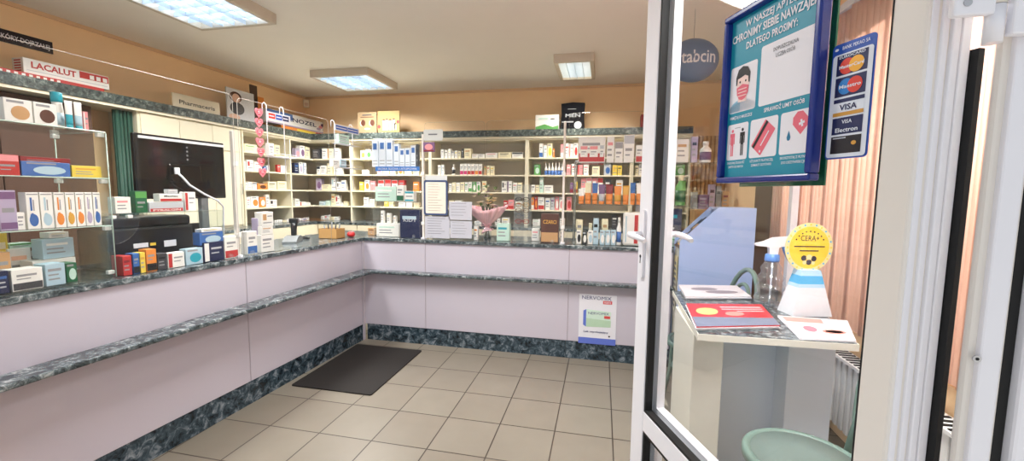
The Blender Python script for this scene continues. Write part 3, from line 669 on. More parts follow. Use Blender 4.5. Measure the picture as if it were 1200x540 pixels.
stock('behind the blue cartons', [
  [(422, 428, 176, 'cream', 'yellow', 'pic'), (428.5, 435, 175, 'white', 'green', 'pic'), (437, 444, 179, 'white', 'grey', 'lines'), (487, 492, 178, 'white', 'tan', 'lines')],
  [(424, 431, 199, 'white', 'cream', 'lines'), (442, 448, 199, 'white', 'red', 'lines'), (449, 456, 198.5, 'cream', 'yellow', 'lines'), (457, 463, 199, 'white', 'pink', 'lines'), (466, 472, 197, 'cream', 'orange', 'pic'), (474, 482, 197.5, 'white', 'tan', 'lines'), (484, 491, 199, 'cream', 'grey', 'lines')],
  [(421, 426, 213, 'yellow', 'white', 'lines'), (427, 433, 211, 'white', 'orange', 'pic'), (434, 440, 212, 'pink', 'white', 'lines'), (443, 450, 211, 'white', 'red', 'top'), (451, 458, 210.5, 'pink', 'red', 'top'), (459, 466, 211, 'white', 'red', 'top'), (467, 474, 211, 'red', 'white', 'band'), (484, 491, 213, 'orange', 'white', 'lines')],
  [(426, 432, 231, 'white', 'grey', 'lines'), (433, 439, 233, 'white', 'cream', 'lines'), (450, 455, 236, 'yellow', 'white', 'lines'), (455.5, 461, 236.5, 'cream', 'yellow', 'lines'), (467, 475, 237, 'white', 'grey', 'lines'), (476, 483, 237, 'white', 'cream', 'lines'), (485, 491, 237.5, 'cream', 'tan', 'lines')],
  []], 'y', YF)
stock('behind the bouquet', [
  [(516.5, 520, 175, 'white', 'grey', 'lines'), (521, 524.5, 176, 'white', 'black', 'lines'), (525, 528.5, 174.5, 'white', 'cream', 'lines'), (529, 532, 177, 'white', 'grey', 'top'), (532.5, 536, 176.5, 'white', 'yellow', 'lines'), (536.5, 540, 177, 'cream', 'grey', 'lines'), (541, 543, 174.5, 'darkgrey', 'white', 'lines'), (544, 552, 174, 'cream', 'tan', 'lines'), (553, 560, 180.5, 'white', 'tan', 'lines'), (560.5, 568, 180.5, 'white', 'grey', 'lines'), (569, 583, 179, 'white', 'pink', 'lines'), (584, 599, 178.5, 'cream', 'darkgrey', 'lines'), (600, 613, 178.5, 'white', 'darkgrey', 'top')],
  [(513, 516.5, 193.5, 'white', 'grey', 'lines'), (517, 520.5, 193, 'white', 'sky', 'stripe'), ('bottle', 529, 533, 192.5, 'white', 'black', 'l')]+[(539+i*4.35, 543.1+i*4.35, 192, 'white', c, 'band') for i, c in enumerate(('magenta', 'magenta', 'red', 'red', 'orange', 'red'))]+[(567, 570, 195, 'tan', 'green', 'lines'), (570.5, 574, 194, 'cream', 'red', 'lines'), (574.5, 579, 194.5, 'cream', 'yellow', 'lines')],
  [(526, 529.5, 215, 'white', 'grey', 'lines'), (530, 534, 213.5, 'cream', 'white', 'lines'), (534.5, 539, 214, 'white', 'cream', 'lines'), (539.5, 544, 213.5, 'cream', 'grey', 'lines'), (544.5, 548.5, 213.5, 'white', 'green', 'lines'), (549, 553, 213, 'white', 'green', 'band'), (553.5, 558, 213, 'green', 'white', 'pic'), (558.5, 563, 213, 'white', 'green', 'pic'), (565, 570, 212, 'cream', 'orange', 'lines'), (588, 594, 212, 'white', 'darkgrey', 'logo'), (594.5, 600, 212, 'white', 'purple', 'stripe'), (601, 606, 214, 'white', 'pink', 'lines'), (606.5, 612, 214, 'cream', 'grey', 'lines')],
  [(526, 532, 235, 'cream', 'pink', 'lines'), (533, 541, 235, 'white', 'grey', 'lines'), (590, 595, 235, 'red', 'white', 'lines'), (595.5, 602, 234, 'pink', 'red', 'band'), (604, 612, 236, 'white', 'red', 'lines')],
  [(556, 564, 259, 'white', 'blue', 'lines'), (580, 586, 256, 'white', 'darkgrey', 'logo'), (588, 597, 255, 'white', 'yellow', 'lines')]], 'y', YF)
stock('behind the sunscreens', [
  [(632, 636.5, 168, 'white', 'blue', 'band'), (637, 641, 170, 'white', 'sky', 'stripe'), (641.5, 647.5, 168, 'cream', 'yellow', 'pic'), (648, 650, 174, 'orange', 'white', 'lines'), (657, 662, 169, 'pink', 'white', 'band'), (662.5, 667, 168, 'white', 'red', 'lines'), (667.5, 672, 168.5, 'white', 'pink', 'stripe'), (672.5, 677.5, 167.5, 'white', 'red', 'pic')],
  [(626, 633, 193, 'green', 'mint', 'pic')]+[('dropper', 638+i*3.85, 641.6+i*3.85, 190, 'blue', 'white', 'l') for i in range(6)]+[(664, 669, 193, 'pink', 'white', 'lines'), (670, 676, 192, 'white', 'red', 'lines'), (677, 683, 193, 'pink', 'red', 'stripe'), (684, 690, 192.5, 'white', 'pink', 'lines'), (694, 703, 195, 'cream', 'grey', 'lines'), (708, 716, 192, 'silver', 'blue', 'pic'), (718, 723.5, 193.5, 'yellow', 'gold', 'logo'), (724, 729, 194, 'yellow', 'black', 'lines')],
  [(622.5, 627, 216.5, 'white', 'darkgrey', 'lines'), (627.5, 632, 217, 'cream', 'grey', 'lines'), (632.5, 637, 207, 'mint', 'white', 'lines'), (637.5, 648, 217, 'white', 'grey', 'lines'), (668, 672, 214, 'purple', 'maroon', 'band'), (672.5, 677, 213, 'yellow', 'maroon', 'band'), (681, 687, 208.5, 'pink', 'white', 'band'), (687.5, 693.5, 208, 'white', 'pink', 'two'), (694, 700, 208.5, 'pink', 'white', 'lines'), (700.5, 707, 208, 'white', 'red', 'top'), (709, 716, 210, 'darkgrey', 'white', 'lines'), (722, 730, 211, 'white', 'gold', 'lines')],
  [(622.5, 626, 231, 'orange', 'white', 'band'), (626.5, 630, 230, 'red', 'orange', 'pic'), (630.5, 638, 231, 'white', 'red', 'band'), (639, 645, 232, 'white', 'blue', 'lines'), (645.5, 650, 231, 'silver', 'purple', 'lines'), (650.5, 655, 230.5, 'pink', 'white', 'pic'), (655.5, 660.5, 231, 'white', 'pink', 'pic'), (664, 670, 231, 'pink', 'red', 'pic')],
  [(624, 633, 257, 'white', 'mint', 'lines'), (656, 662, 256, 'white', 'grey', 'lines'), (675, 682, 257, 'cream', 'grey', 'lines'), (705, 712, 257, 'cream', 'tan', 'lines'), (717, 724, 252, 'darkgrey', 'white', 'lines')]], 'y', YF)
stock('of the end bay', [
  [(770, 776, 166, 'white', 'grey', 'lines'), (783, 791, 168, 'white', 'silver', 'lines')],
  [(744.5, 748.5, 194, 'cream', 'darkgrey', 'lines'), (749, 754, 193, 'white', 'grey', 'top'), (775, 781, 194, 'grey', 'white', 'lines'), (792, 803, 193, 'green', 'mint', 'pic')],
  [(744.5, 749, 212, 'darkgrey', 'tan', 'lines'), (784, 792, 209, 'white', 'grey', 'lines'), (796, 804, 212, 'green', 'white', 'lines')],
  [(745, 752, 233, 'grey', 'white', 'lines'), (775, 783, 234, 'white', 'sky', 'lines')],
  []], 'y', YF)

# ------------------------------------------------------------------ acrylic screens on the counters
def screen(label, pos, rz, w, z0, z1, corner):
    t = thing('acrylic_screen', label, 'screen', pos, rz, 'clear acrylic screens on the counters')
    h = z1-z0; r = .03
    mb = MB(); mb.prism([p for p in rrect(0, w, 0, h, r)], (0, 0, 0), XV, ZV, YV, .004, M_plexi); mb.build('sheet', t)
    mb = MB(); pts = [(w, .002, 0)]+[(p[0], .002, p[1]) for p in rrect(0, w, 0, h, r)[:12]]+[(0, .002, 0)]
    mb.tube(pts, .0014, M_edgesoft if rz else M_hazy, 6); mb.build('polished_edge', t)
    for x in (.06, w-.06): bx(x-.012, x+.012, -.006, .010, 0, .03, M_hazy, bev=.002).build('foot_clip', t)
    return t
screen('large acrylic screen in front of the monitor and glass display case', Lw(2.75, -.012, CT+.001), RL, 1.515, CT, 1.90, 1)
screen('acrylic screen on the side counter hung with pink paper hearts', Lw(1.205, -.012, CT+.001), RL, .80, CT, 1.892, 1)
screen('acrylic screen on the back counter with the blue emollient cartons', (.06, .030, CT+.001), 0, .470, CT, 1.80, 1)
screen('acrylic screen on the back counter holding the notices', (.575, .035, CT+.001), 0, .535, CT, 1.93, 1)
screen('acrylic screen on the back counter before the flowers', (1.125, .035, CT+.001), 0, .62, CT, 1.93, 1)
screen('acrylic screen beside the sunscreen display at the counter end', (1.80, .06, CT+.001), 0, .66, CT, 1.98, 1)
def post(label, pos, h, rz=0, w=.018):
    t = thing('screen_post', label, 'post', pos, rz)
    bx(-w/2, w/2, -.012, .012, 0, h, M_upvcwarm, bev=.003).build('upright', t); bx(-w, w, -.02, .02, 0, .012, M_upvc).build('foot', t)
    for z in (.12, .55): bx(-w*.9, w*.9, -.018, -.012, z, z+.03, M_plexiedge, bev=.004).build('clamp', t)
post('white upright post between the two screens of the side counter', Lw(1.220, -.045, CT+.001), .76, RL)
post('white upright post between notice papers and navy carton', (.556, .05, CT+.001), .90)
post('white upright post beside the bunch of counter-end cartons', (1.768, .055, CT+.001), .98)

# paper hearts hanging on the side screen
M_heart = pbr('heart_pink', (236, 130, 140), .5); M_heartd = pbr('heart_red', (206, 66, 84), .5)
hp_ = [(0, -.5), (.30, -.22), (.48, .06), (.46, .30), (.30, .44), (.12, .40), (0, .26), (-.12, .40), (-.30, .44), (-.46, .30), (-.48, .06), (-.30, -.22)]
for i, (x, y) in enumerate(((303.8, 132), (304, 143.5), (304.4, 155), (305, 166.5), (306, 178), (306.8, 190), (308, 202))):
    u, z = onv(x, y, -.002); s = .062
    mb = MB(); mb.prism([(p[0]*s, p[1]*s) for p in hp_], (0, 0, 0), XV, ZV, -YV, .0022, M_heart)
    mb.face([(p[0]*s*.62, -.0026, p[1]*s*.5) for p in hp_], M_heartd)
    for k in (-.06, .08): mb.face([(-.011, -.003, k*s), (.011, -.003, k*s), (.011, -.003, k*s+.003), (-.011, -.003, k*s+.003)], M_pwhite)
    tag(mb.build('paper_heart', loc=Lw(u, -.006, z), rz=RL), f'pink paper heart, {ORD[i]} from the top in the hanging string', 'decoration', 'string of pink paper hearts')

# wire hook racks on the side screen
def wire_rack(label, px, ptop, pbot, shelves, cards, cardrow):
    ua, za = onv(px[0], ptop, 0.0); ub, zb_ = onv(px[1], ptop, 0.0); u0 = (ua+ub)/2; w = ua-ub; zt = 1.892+.0085; zl = onv(px[0], pbot, 0)[1]
    t = thing('wire_rack', label, 'rack', Lw(u0, .004, zl), RL); h = zt-zl
    for s in (-1, 1):
        MB().tube([(s*w/2, -.002, 0), (s*w/2, -.002, h-.02), (s*w/2, .006, h-.004), (s*w/2, .018, h), (s*w/2, .028, h-.006), (s*w/2, .030, h-.05)], .003, M_upvc, 8).build('upright_wire', t)
    for sy in shelves:
        z = onv(sum(px)/2, sy, 0)[1]-zl
        mb = MB()
        for k in range(4): mb.tube([(-w/2-.03, -.004-k*.02, z), (w/2+.03, -.004-k*.02, z)], .0022, M_upvc, 6)
        mb.tube([(-w/2-.03, -.066, z+.02), (w/2+.03, -.066, z+.02)], .0022, M_upvc, 6)
        mb.build('wire_shelf', t)
    z = onv(sum(px)/2, cardrow, 0)[1]-zl
    mb = MB(); cw = w*1.35
    mb.box(-w/2, -w/2+cw, -.010, -.007, z-.025, z+.025, M_paper)
    for k, m in enumerate(cards):
        x0 = -w/2+.008+k*(cw-.016)/len(cards); mb.box(x0, x0+(cw-.016)/len(cards)-.006, -.0108, -.010, z-.016, z+.016, m); mb.box(x0+.004, x0+(cw-.016)/len(cards)-.014, -.0114, -.0108, z-.004, z+.004, M_paper)
    mb.build('label_strip', t)
wire_rack('white wire hook rack on the side screen with red and blue price strip', (311, 331), 124, 212, (184.5,), (M_sred, M_sblue, M_snavy), 137)
wire_rack('white wire hook rack near the counter corner with two blue labels', (391, 412), 146, 222, (170, 197), (M_sblue, M_sblue), 151)
for i, (x0, x1, yt, yb, b) in enumerate(((397, 409, 160, 171, 'mint'), (390, 398, 190, 198, 'white'), (399, 406, 189, 198, 'sky'), (315, 321, 170, 184, 'white'), (322, 328, 172, 184, 'cream'))):
    zb = onv(401.5, 170 if yb < 180 else 197, 0)[1] if x0 > 350 else onv(321, 184.5, 0)[1]
    put('carton', x0, x1, yt-2, zb+.003, 'v', .062, b, 'grey', 'lines', f'{b} packet with grey print standing on the white wire rack, {ORD[i]} packet', 'packets on wire racks', depth=.030, h=max(.05, onv((x0+x1)/2, yt-2, .062)[1]-zb-.003))

# ------------------------------------------------------------------ left display case with goods
cs = thing('display_case', 'glass display case with three shelves at the near end of the side counter', 'display case', Lw(2.75, -.03, CT+.001), RL)
CL = 2.75-1.868; CD = .33
for z in (1.598, 1.392, 1.180): bx(0, CL, 0, CD, z-CT-.006, z-CT, M_case).build('shelf', cs)
bx(CL-.006, CL, .0, CD, 0, 1.598-CT-.008, M_case).build('side_panel', cs); bx(0, .006, 0, CD, 0, 1.598-CT-.008, M_case).build('side_panel', cs)
bx(0, CL, 0, CD, .0, .006, M_case).build('base_pane', cs)
mb = MB(); M_ge = pbr('green_glass_edge', (196, 216, 204), .2)
for z in (1.598, 1.392, 1.180): mb.tube([(0, -.001, z-CT-.003), (CL, -.001, z-CT-.003), (CL+.001, CD, z-CT-.003)], .0024, M_ge, 6)
for y in (-.001, CD): mb.tube([(CL+.001, y, .006), (CL+.001, y, 1.598-CT-.006)], .0024, M_ge, 6)
mb.build('polished_edge', cs)
for z in (1.573, 1.367, 1.155, .953):
    for y in (.02, CD-.02): bx(CL-.022, CL+.004, y-.01, y+.01, z-CT, z-CT+.018, M_plexiedge, bev=.003).build('clip', cs)
z1_, z2_, z3_, z4_ = 1.5985, 1.3925, 1.1805, CT+.0075
put('carton', 3, 37, 116, z1_, 'v', -.07, 'white', 'tan', 'pic', 'white foot cream carton with tan foot picture, end one on the case top')
put('carton', 38.5, 66, 121, z1_, 'v', -.07, 'white', 'brown', 'pic', 'white carton with brown foot picture beside the teal capped bottle')
put('bottle', 62, 76, 108, z1_, 'v', -.12, 'white', 'sky', 'l', 'white bottle with teal cap on top of the glass case', cap='teal')
put('tube', 77, 87, 118, z1_, 'v', -.09, 'white', 'teal', 'l', 'white cream tube with teal foot next to the teal capped bottle', cap='teal')
put('tube', 88, 98, 120, z1_, 'v', -.09, 'white', 'sky', 'l', 'white cream tube at the far corner of the case top', cap='teal')
put('carton', 97, 103, 131, z1_, 'v', -.16, 'pink', 'white', 'stripe', 'small pink carton behind the tubes on the case top')
put('carton', -6, 22, 181, z2_, 'v', -.06, 'red', 'pink', 'top', 'salmon red carton lying on the upper glass shelf')
put('carton', 24, 82, 190, z2_, 'v', -.06, 'blue', 'sky', 'pic', 'long blue carton on the upper glass shelf', depth=.06)
w_ = on; put('carton', 22.5, 82, 180.0, z2_+.051, 'v', -.065, 'maroon', 'red', 'lines', 'long dark red carton stacked on the blue carton', depth=.06, h=.026)
put('carton', 83.5, 118.5, 194.5, z2_, 'v', -.06, 'yellow', 'gold', 'lines', 'yellow carton at the open end of the upper glass shelf', depth=.05)
put('carton', -4, 18, 223, z3_, 'v', -.06, 'lilac', 'purple', 'two', 'purple carton standing on the middle glass shelf')
put('carton', 18.5, 29, 249, z3_, 'v', -.06, 'white', 'grey', 'lines', 'low white carton beside the purple carton')
for i, (a, b, c) in enumerate(((29, 45, 'blue'), (45.5, 61, 'sky'), (62, 75, 'orange'), (75.5, 87, 'gold'), (87.5, 98, 'orange'), (98.5, 107.5, 'lilac'), (108, 117, 'blue'))):
    put('carton', a, b, 225.5, z3_, 'v', -.06, 'white', c, 'low', f'tall white toothpaste carton with {c} splash, {ORD[i]} in the middle glass shelf row', 'row of white toothpaste cartons', depth=.045)
low = [(-6, 12, 296, 'tan', 'navy', 'band', -.13), (-4, 10, 318, 'navy', 'blue', 'lines', -.05), (12, 50, 315, 'white', 'darkgrey', 'band', -.05), (52, 76, 309, 'sky', 'grey', 'lines', -.05), (76.5, 90, 308, 'darkgreen', 'mint', 'pic', -.06)]
for i, (a, b, y, c1, c2, s_, v) in enumerate(low):
    put('carton', a, b, y, z4_, 'v', v, c1, c2, s_, f'{c1} carton with {c2} print in the front row of the case floor', 'cartons on the floor of the glass case', depth=.07)
put('carton', 36, 88, 292, z4_, 'v', -.15, 'white', 'mint', 'band', 'wide pale green carton in the middle of the case floor', depth=.08, h=.096)
put('carton', 48, 86, 276, z4_+.098, 'v', -.16, 'sky', 'white', 'lines', 'pale blue carton stacked on the pale green carton', depth=.07, h=.085)
put('carton', 56, 80, 264, z4_+.185, 'v', -.17, 'white', 'cream', 'lines', 'small white carton topping the pale blue carton', depth=.06, h=.025)
put('bottle', 35, 49, 282, z4_, 'v', -.24, 'darkgrey', 'silver', 'l', 'dark bottle between cartons in the glass case', cap='silver', h=.13)
put('carton', 8, 36, 291, z4_, 'v', -.24, 'white', 'peach', 'lines', 'white carton at the rear of the case floor', depth=.06)
put('carton', -8, 8, 270, z4_, 'v', -.25, 'yellow', 'cream', 'lines', 'pale yellow carton at the rear of the case floor', depth=.05)
put('carton', 9, 38, 274, z4_+.145, 'v', -.25, 'mint', 'green', 'top', 'flat mint green carton lying on the rear white carton', depth=.06, h=.022)

# small glass riser with goods, black till, cartons along the counter edge
rs = thing('glass_riser', 'small glass shelf standing over the black till', 'shelf', Lw(1.83, -.13, CT+.001), RL)
zr = 1.222
bx(0, .60, 0, .20, zr-CT-.006, zr-CT, M_case).build('shelf', rs)
for x in (.0, .594): bx(x, x+.006, 0, .20, 0, zr-CT-.0065, M_case).build('side_panel', rs)
for x in (.02, .09): bx(x, x+.022, -.004, .018, zr-CT-.022, zr-CT-.0062, M_plexiedge, bev=.003).build('clip', rs)
mb = MB(); mb.prism([(0, 0)]+[(.12*math.cos(t), -.12*math.sin(t)) for t in [i*PI/16 for i in range(9)]], (.02, -.002, zr-CT-.024), XV, ZV, YV, .004, M_plexi); mb.tube([(.02+p[0], 0, zr-CT-.024+p[1]) for p in [(0, 0)]+[(.12*math.cos(t), -.12*math.sin(t)) for t in [i*PI/16 for i in range(9)]]], .0012, M_hazy, 6, closed=True); mb.build('quarter_bracket', rs)
zr += .0015
put('carton', 134, 153, 231, zr, 'v', -.16, 'white', 'pink', 'lines', 'white carton with pink line at the near end of the glass riser', depth=.05)
put('carton', 136, 150, 225, zr+.048, 'v', -.165, 'black', 'yellow', 'lines', 'flat black carton lying on the pink lined white carton', depth=.045, h=.016)
put('carton', 157.5, 172, 224, zr, 'v', -.16, 'darkgreen', 'green', 'top', 'dark green carton on the glass riser', depth=.045)
put('carton', 174, 215, 233, zr, 'v', -.15, 'silver', 'red', 'band', 'long silver and red pyralgin carton on the glass riser', depth=.05, h=.052, txt=('PYRALGIN', 'white', .10, .2, .8))
put('carton', 186, 213, 221, zr+.0545, 'v', -.155, 'white', 'red', 'band', 'white and red carton on top of the long silver carton', depth=.045, h=.042, txt=('Maxitec', 'black', .58, .26, .6))
put('carton', 196, 208, 215, zr+.0985, 'v', -.16, 'silver', 'white', 'lines', 'tiny silver carton topping the riser stack', depth=.03, h=.022)
put('carton', 216, 229, 225, zr, 'v', -.15, 'white', 'red', 'stripe', 'upright red and white carton at the far end of the glass riser', depth=.04)
tl = thing('receipt_printer', 'large black till printer with white stickers under the glass riser', 'printer', Lw(1.54, -.33, CT+.001), RL)
mb = MB(); mb.box(-.23, .20, -.10, .12, 0, .205, M_black, bev=.012); mb.box(-.23, .20, -.085, .12, .20, .262, M_black, bev=.015); mb.build('housing', tl)
mb = MB(); mb.box(-.12, -.05, -.102, -.1, .10, .124, M_paper); mb.box(-.04, -.012, -.102, -.1, .105, .12, col('yellow')); mb.box(.03, .095, -.102, -.1, .09, .125, M_paper); mb.build('sticker', tl)
edge = [(143, 154, 300, 'red', 'maroon', 'lines', .075), (155, 163, 297, 'blue', 'black', 'band', .05), (163.5, 170, 296, 'yellow', 'gold', 'lines', .05), (170.5, 183, 292, 'orange', 'black', 'band', .05), (184, 195.5, 297, 'darkgrey', 'black', 'lines', .05), (196, 216, 296, 'white', 'red', 'stripe', .045), (217, 237.5, 291, 'sky', 'teal', 'pic', .045), (238, 262, 283.5, 'navy', 'white', 'stripe', .05), (262.5, 279, 277, 'white', 'red', 'band', .05)]
for a, b, y, c1, c2, s_, d in edge:
    put('carton', a, b, y, CT+.001, 'v', -.035, c1, c2, s_, f'{c1} carton with {c2} print, {ORD[edge.index((a, b, y, c1, c2, s_, d))]} in the row along the side counter edge', 'cartons along the edge of the side counter', depth=d)
put('carton', 233, 261, 266, CT+.098, 'v', -.045, 'blue', 'sky', 'pic', 'blue carton stacked on the navy carton below the monitor', depth=.05, h=.07)
put('carton', 235, 260, 260.5, CT+.17, 'v', -.05, 'white', 'yellow', 'lines', 'flat white and yellow packet on top of the blue carton', depth=.045, h=.018)
put('carton', 289, 301, 271, CT+.001, 'v', -.05, 'white', 'blue', 'band', 'white and blue carton by the post of the side counter', depth=.05)
put('carton', 305.5, 321, 275, CT+.001, 'v', -.05, 'white', 'grey', 'lines', 'white carton forming the foot of the tall stack beside the post', depth=.06)
hA = onv(313, 275, -.05)[1]-CT
for i, (y, c2, s_) in enumerate(((265, 'tan', 'lines'), (248.5, 'tan', 'logo'))):
    zb = CT+.002+hA if i == 0 else zlast+.001
    o = put('carton', 306, 320, y, zb, 'v', -.052, 'white', c2, s_, f'white carton with {c2} {STYLE[s_]} in the tall stack beside the post', depth=.055)
    zlast = onv(313, y, -.052)[1]
put('carton', 301.5, 305.3, 256, CT+.001, 'v', -.08, 'lilac', 'purple', 'lines', 'slim lilac carton behind the tall stack', depth=.05)

# monitor seen from behind
mon = thing('computer_monitor', 'big black monitor seen from behind with a white cable', 'monitor', Lw(1.21, -.44, CT+.001), RL)
z0 = 1.285-CT; z1 = 1.66-CT; hw = .275
mb = MB(); mb.box(-hw, hw, 0, .03, z0, z1, M_blackgloss, bev=.006); mb.box(-.10, .10, -.010, .0, z0+.10, z1-.16, M_blackgloss, bev=.008); mb.build('housing', mon)
bx(-hw+.02, hw-.004, -.006, .001, z1-.028, z1-.013, pbr('monitor_glare', (236, 238, 240), .3)).build('glare_strip', mon, ); mon.children[-1]['label'] = 'white strip of painted lamp glare'  # lamp reflection on the glossy back, put in as a white strip
mb = MB()
for k in range(4): mb.prism(circ(.006, 12), (.02, -.0005, z1-.055-k*.025), XV, ZV, -YV, .001, M_greyplastic)
mb.build('button', mon)
mb = MB(); mb.box(.10, .15, .005, .04, .02, z0+.1, M_greyplastic, bev=.006); mb.build('stand_neck', mon)
MB().prism(rrect(-.02, .27, -.1, .1, .03), (0, .02, 0), XV, YV, ZV, .014, M_greyplastic).build('stand_foot', mon)
pts = [(-.07, -.028, z1-.215), (-.065, -.06, z1-.24), (-.03, -.07, z1-.29), (.06, -.07, z1-.345), (.16, -.06, z1-.39), (.215, -.04, z1-.43), (.22, -.03, z1-.52), (.21, -.03, .012)]
MB().tube(pts, .006, M_upvc, 8).build('cable', mon)
bx(-.085, -.055, -.034, -.024, z1-.225, z1-.185, M_upvc, bev=.003).build('plug', mon)
# office chair back seen over the counter (dark shape behind the tall stack)
oc = thing('office_chair', 'black desk chair back showing behind the tall carton stack', 'chair', Lw(.95, -.80, 0), RL)
MB().prism(rrect(-.13, .13, .78, 1.10, .05), (0, -.03, 0), XV, ZV, YV, .05, M_black).build('backrest', oc)
MB().prism(rrect(-.2, .2, -.1, .3, .06), (0, 0, .45), XV, YV, ZV, .07, M_black).build('seat', oc)
MB().tube([(0, .1, .06), (0, .1, .45)], .025, M_greyplastic, 12).build('gas_column', oc)
MB().tube([(0, .25, .46), (0, .04, .50), (0, .02, .8)], .015, M_black, 8).build('back_bar', oc)
for k in range(5):
    a = k*2*PI/5+.3; MB().tube([(0, .1, .075), (.26*math.cos(a), .1+.26*math.sin(a), .045)], [.022, .014], M_black, 8).build('base_arm', oc)
    MB().lathe([(.02, -.022), (.026, -.012), (.026, .012), (.02, .022)], (.26*math.cos(a), .1+.26*math.sin(a), .024), M_black, 12).build('caster', oc)

# things on the counter near the corner
p = Lw(.50, -.30, CT+.001)
scn = thing('barcode_scanner', 'black barcode scanner upright in a grey cradle by the counter corner', 'scanner', p, RL+.5)
mb = MB(); mb.prism([(-.10, 0), (.11, 0), (.11, .03), (.05, .05), (-.03, .045), (-.10, .012)], (0, -.05, 0), XV, ZV, YV, .10, M_greyplastic); mb.build('cradle', scn)
mb = MB(); mb.tube([(.045, 0, .045), (.05, 0, .10), (.062, 0, .16)], [.02, .022, .03], M_black, 12); mb.box(.03, .085, -.032, .032, .145, .185, M_black, bev=.008); mb.build('handle', scn)
MB().tube([(.09, .0, .012), (.14, -.03, .008), (.20, -.08, .007), (.27, -.05, .007), (.30, .0, .007), (.25, .05, .007), (.18, .05, .007)], .005, M_black, 8).build('cable', scn)
p = Lw(.16, -.20, CT+.001)
cbx = thing('cardboard_box', 'small open brown cardboard box with dark odds and ends on the counter corner', 'box', p, 0)
mb = MB(); bw, bd, bh = .17, .12, .085
for a in ((-bw/2, bw/2, -bd/2, -bd/2+.004), (-bw/2, bw/2, bd/2-.004, bd/2), (-bw/2, -bw/2+.004, -bd/2+.004, bd/2-.004), (bw/2-.004, bw/2, -bd/2+.004, bd/2-.004)): mb.box(a[0], a[1], a[2], a[3], 0, bh, M_cardboard)
mb.box(-bw/2, bw/2, -bd/2, bd/2, 0, .003, M_cardboard); mb.build('tray', cbx)
for i in range(5):
    a = MB(); x = -.04+i*.02; a.tube([(x, -.02+.01*i, .004), (x+.01*(i-2), -.02+.012*i, .115+.012*(i % 3))], .006, M_black if i % 2 else M_greyplastic, 8)
    tag(a.build('marker_pen', loc=(p.x, p.y, p.z)), f'{"black" if i % 2 else "grey"} pen sticking out of the cardboard box, {ORD[i]} of five', 'pen', 'pens in the cardboard box')
p = Lw(.035, -.10, CT+.001)
MBr = MB(); MBr.lathe([(.0, 0), (.022, .002), (.034, .014), (.036, .026), (.028, .042), (.012, .050), (0, .048)], (0, 0, 0), pbr('red_apple', (196, 44, 48), .3), 18); MBr.tube([(0, 0, .046), (.004, 0, .06)], .0018, M_brown, 6)
tag(MBr.build('apple', loc=p), 'round red apple lying next to the cardboard box', 'apple')

# ------------------------------------------------------------------ goods on the back counter
zsh = on(465, 196, 1, .10).z
rk = thing('shelf_rack', 'clear rack shelf with blue slogan strip carrying white emollient cartons', 'rack', (on(436, 196, 1, .053).x, .052, zsh))
rw = on(492, 196, 1, .045).x-on(436, 196, 1, .045).x
bx(0, rw, 0, .10, -.004, 0, M_hazy).build('shelf_plate', rk)
mb = MB(); mb.box(.035, rw, -.004, 0, -.036, .004, pbr('strip_blue', (52, 116, 196), .4)); mb.text('SKÓRA SUCHA I ATOPOWA', (.035+(rw-.035)/2, -.0048, -.024), XV, ZV, .017, M_paper, w=(rw-.05)*.92, bold=.01); mb.build('slogan_strip', rk)
for x in (.0, rw-.004): bx(x, x+.004, .0, .003, -(zsh-CT-.008), -.004, M_hazy).build('support', rk)
for i, (a, b, y) in enumerate(((435.5, 443, 165), (443.5, 451.5, 164), (452, 460, 164), (461, 467.5, 168.5), (468, 474, 174), (474.5, 480.5, 173.5), (481, 487, 170.5))):
    put('carton', a, b, y, zsh+.001, 'y', .064, 'ice', 'blue', 'sq', f'white emollient carton with blue square, {ORD[i]} along the blue slogan strip', 'white emollient cartons', depth=.04)
    w, h, pos = span(a, b, y, zsh+.001, 'y', .055); o = bpy.data.objects[[k for k in bpy.data.objects.keys() if k.startswith('medicine_carton')][-1]]
put('carton', 487.5, 490, 169, zsh+.001, 'y', .066, 'darkgrey', 'black', 'lines', 'thin dark carton at the end of the emollient row', depth=.035)
zt = on(465, 236, 1, .135).z
r2 = thing('shelf_rack', 'clear lower rack shelf with pale green cartons beside the navy carton', 'rack', (on(437, 236, 1, .135).x, .128, zt))
rw = on(488, 236, 1, .135).x-on(437, 236, 1, .135).x; bx(0, rw, 0, .10, -.005, 0, M_hazy).build('shelf_plate', r2)
for x in (.01, rw-.014): bx(x, x+.004, 0, .1, -(zt-CT-.002), -.005, M_hazy).build('support', r2)
put('carton', 439.5, 464, 218.5, zt+.001, 'y', .135, 'mint', 'white', 'lines', 'wide pale mint carton on the lower clear rack', depth=.06)
put('carton', 464.5, 473, 217, zt+.001, 'y', .135, 'white', 'darkgreen', 'band', 'white carton with green band next to the mint carton', depth=.06)
put('carton', 474, 485, 224, zt+.001, 'y', .135, 'white', 'teal', 'two', 'low white and teal carton at the end of the clear rack', depth=.06)
put('carton', 468.5, 492.5, 246, CT+.001, 'y', .058, 'navy', 'sky', 'lines', 'large navy carton with pale leaf standing by the screen post', depth=.05, txt=('KIDY', 'silver', .58, .13, .66))
mb = MB(); yy = -.031
put('carton', 441, 467.5, 262, CT+.001, 'y', .10, 'white', 'mint', 'lines', 'wide white carton on the counter left of the navy carton', depth=.07)
zz = on(455, 262, 1, .10).z+.002
for i, (a, b, y) in enumerate(((446, 449.5, 247), (453, 457.5, 250), (460.5, 464, 253))): put('carton', a, b, y, zz, 'y', .12, 'white', ('grey', 'cream', 'tan')[i], 'lines', f'slim white carton with {("grey", "cream", "tan")[i]} print on the wide white carton', depth=.03)
put('carton', 431, 439, 267, CT+.001, 'y', .16, 'tan', 'brown', 'lines', 'small brown carton at the corner of the back counter', depth=.06)
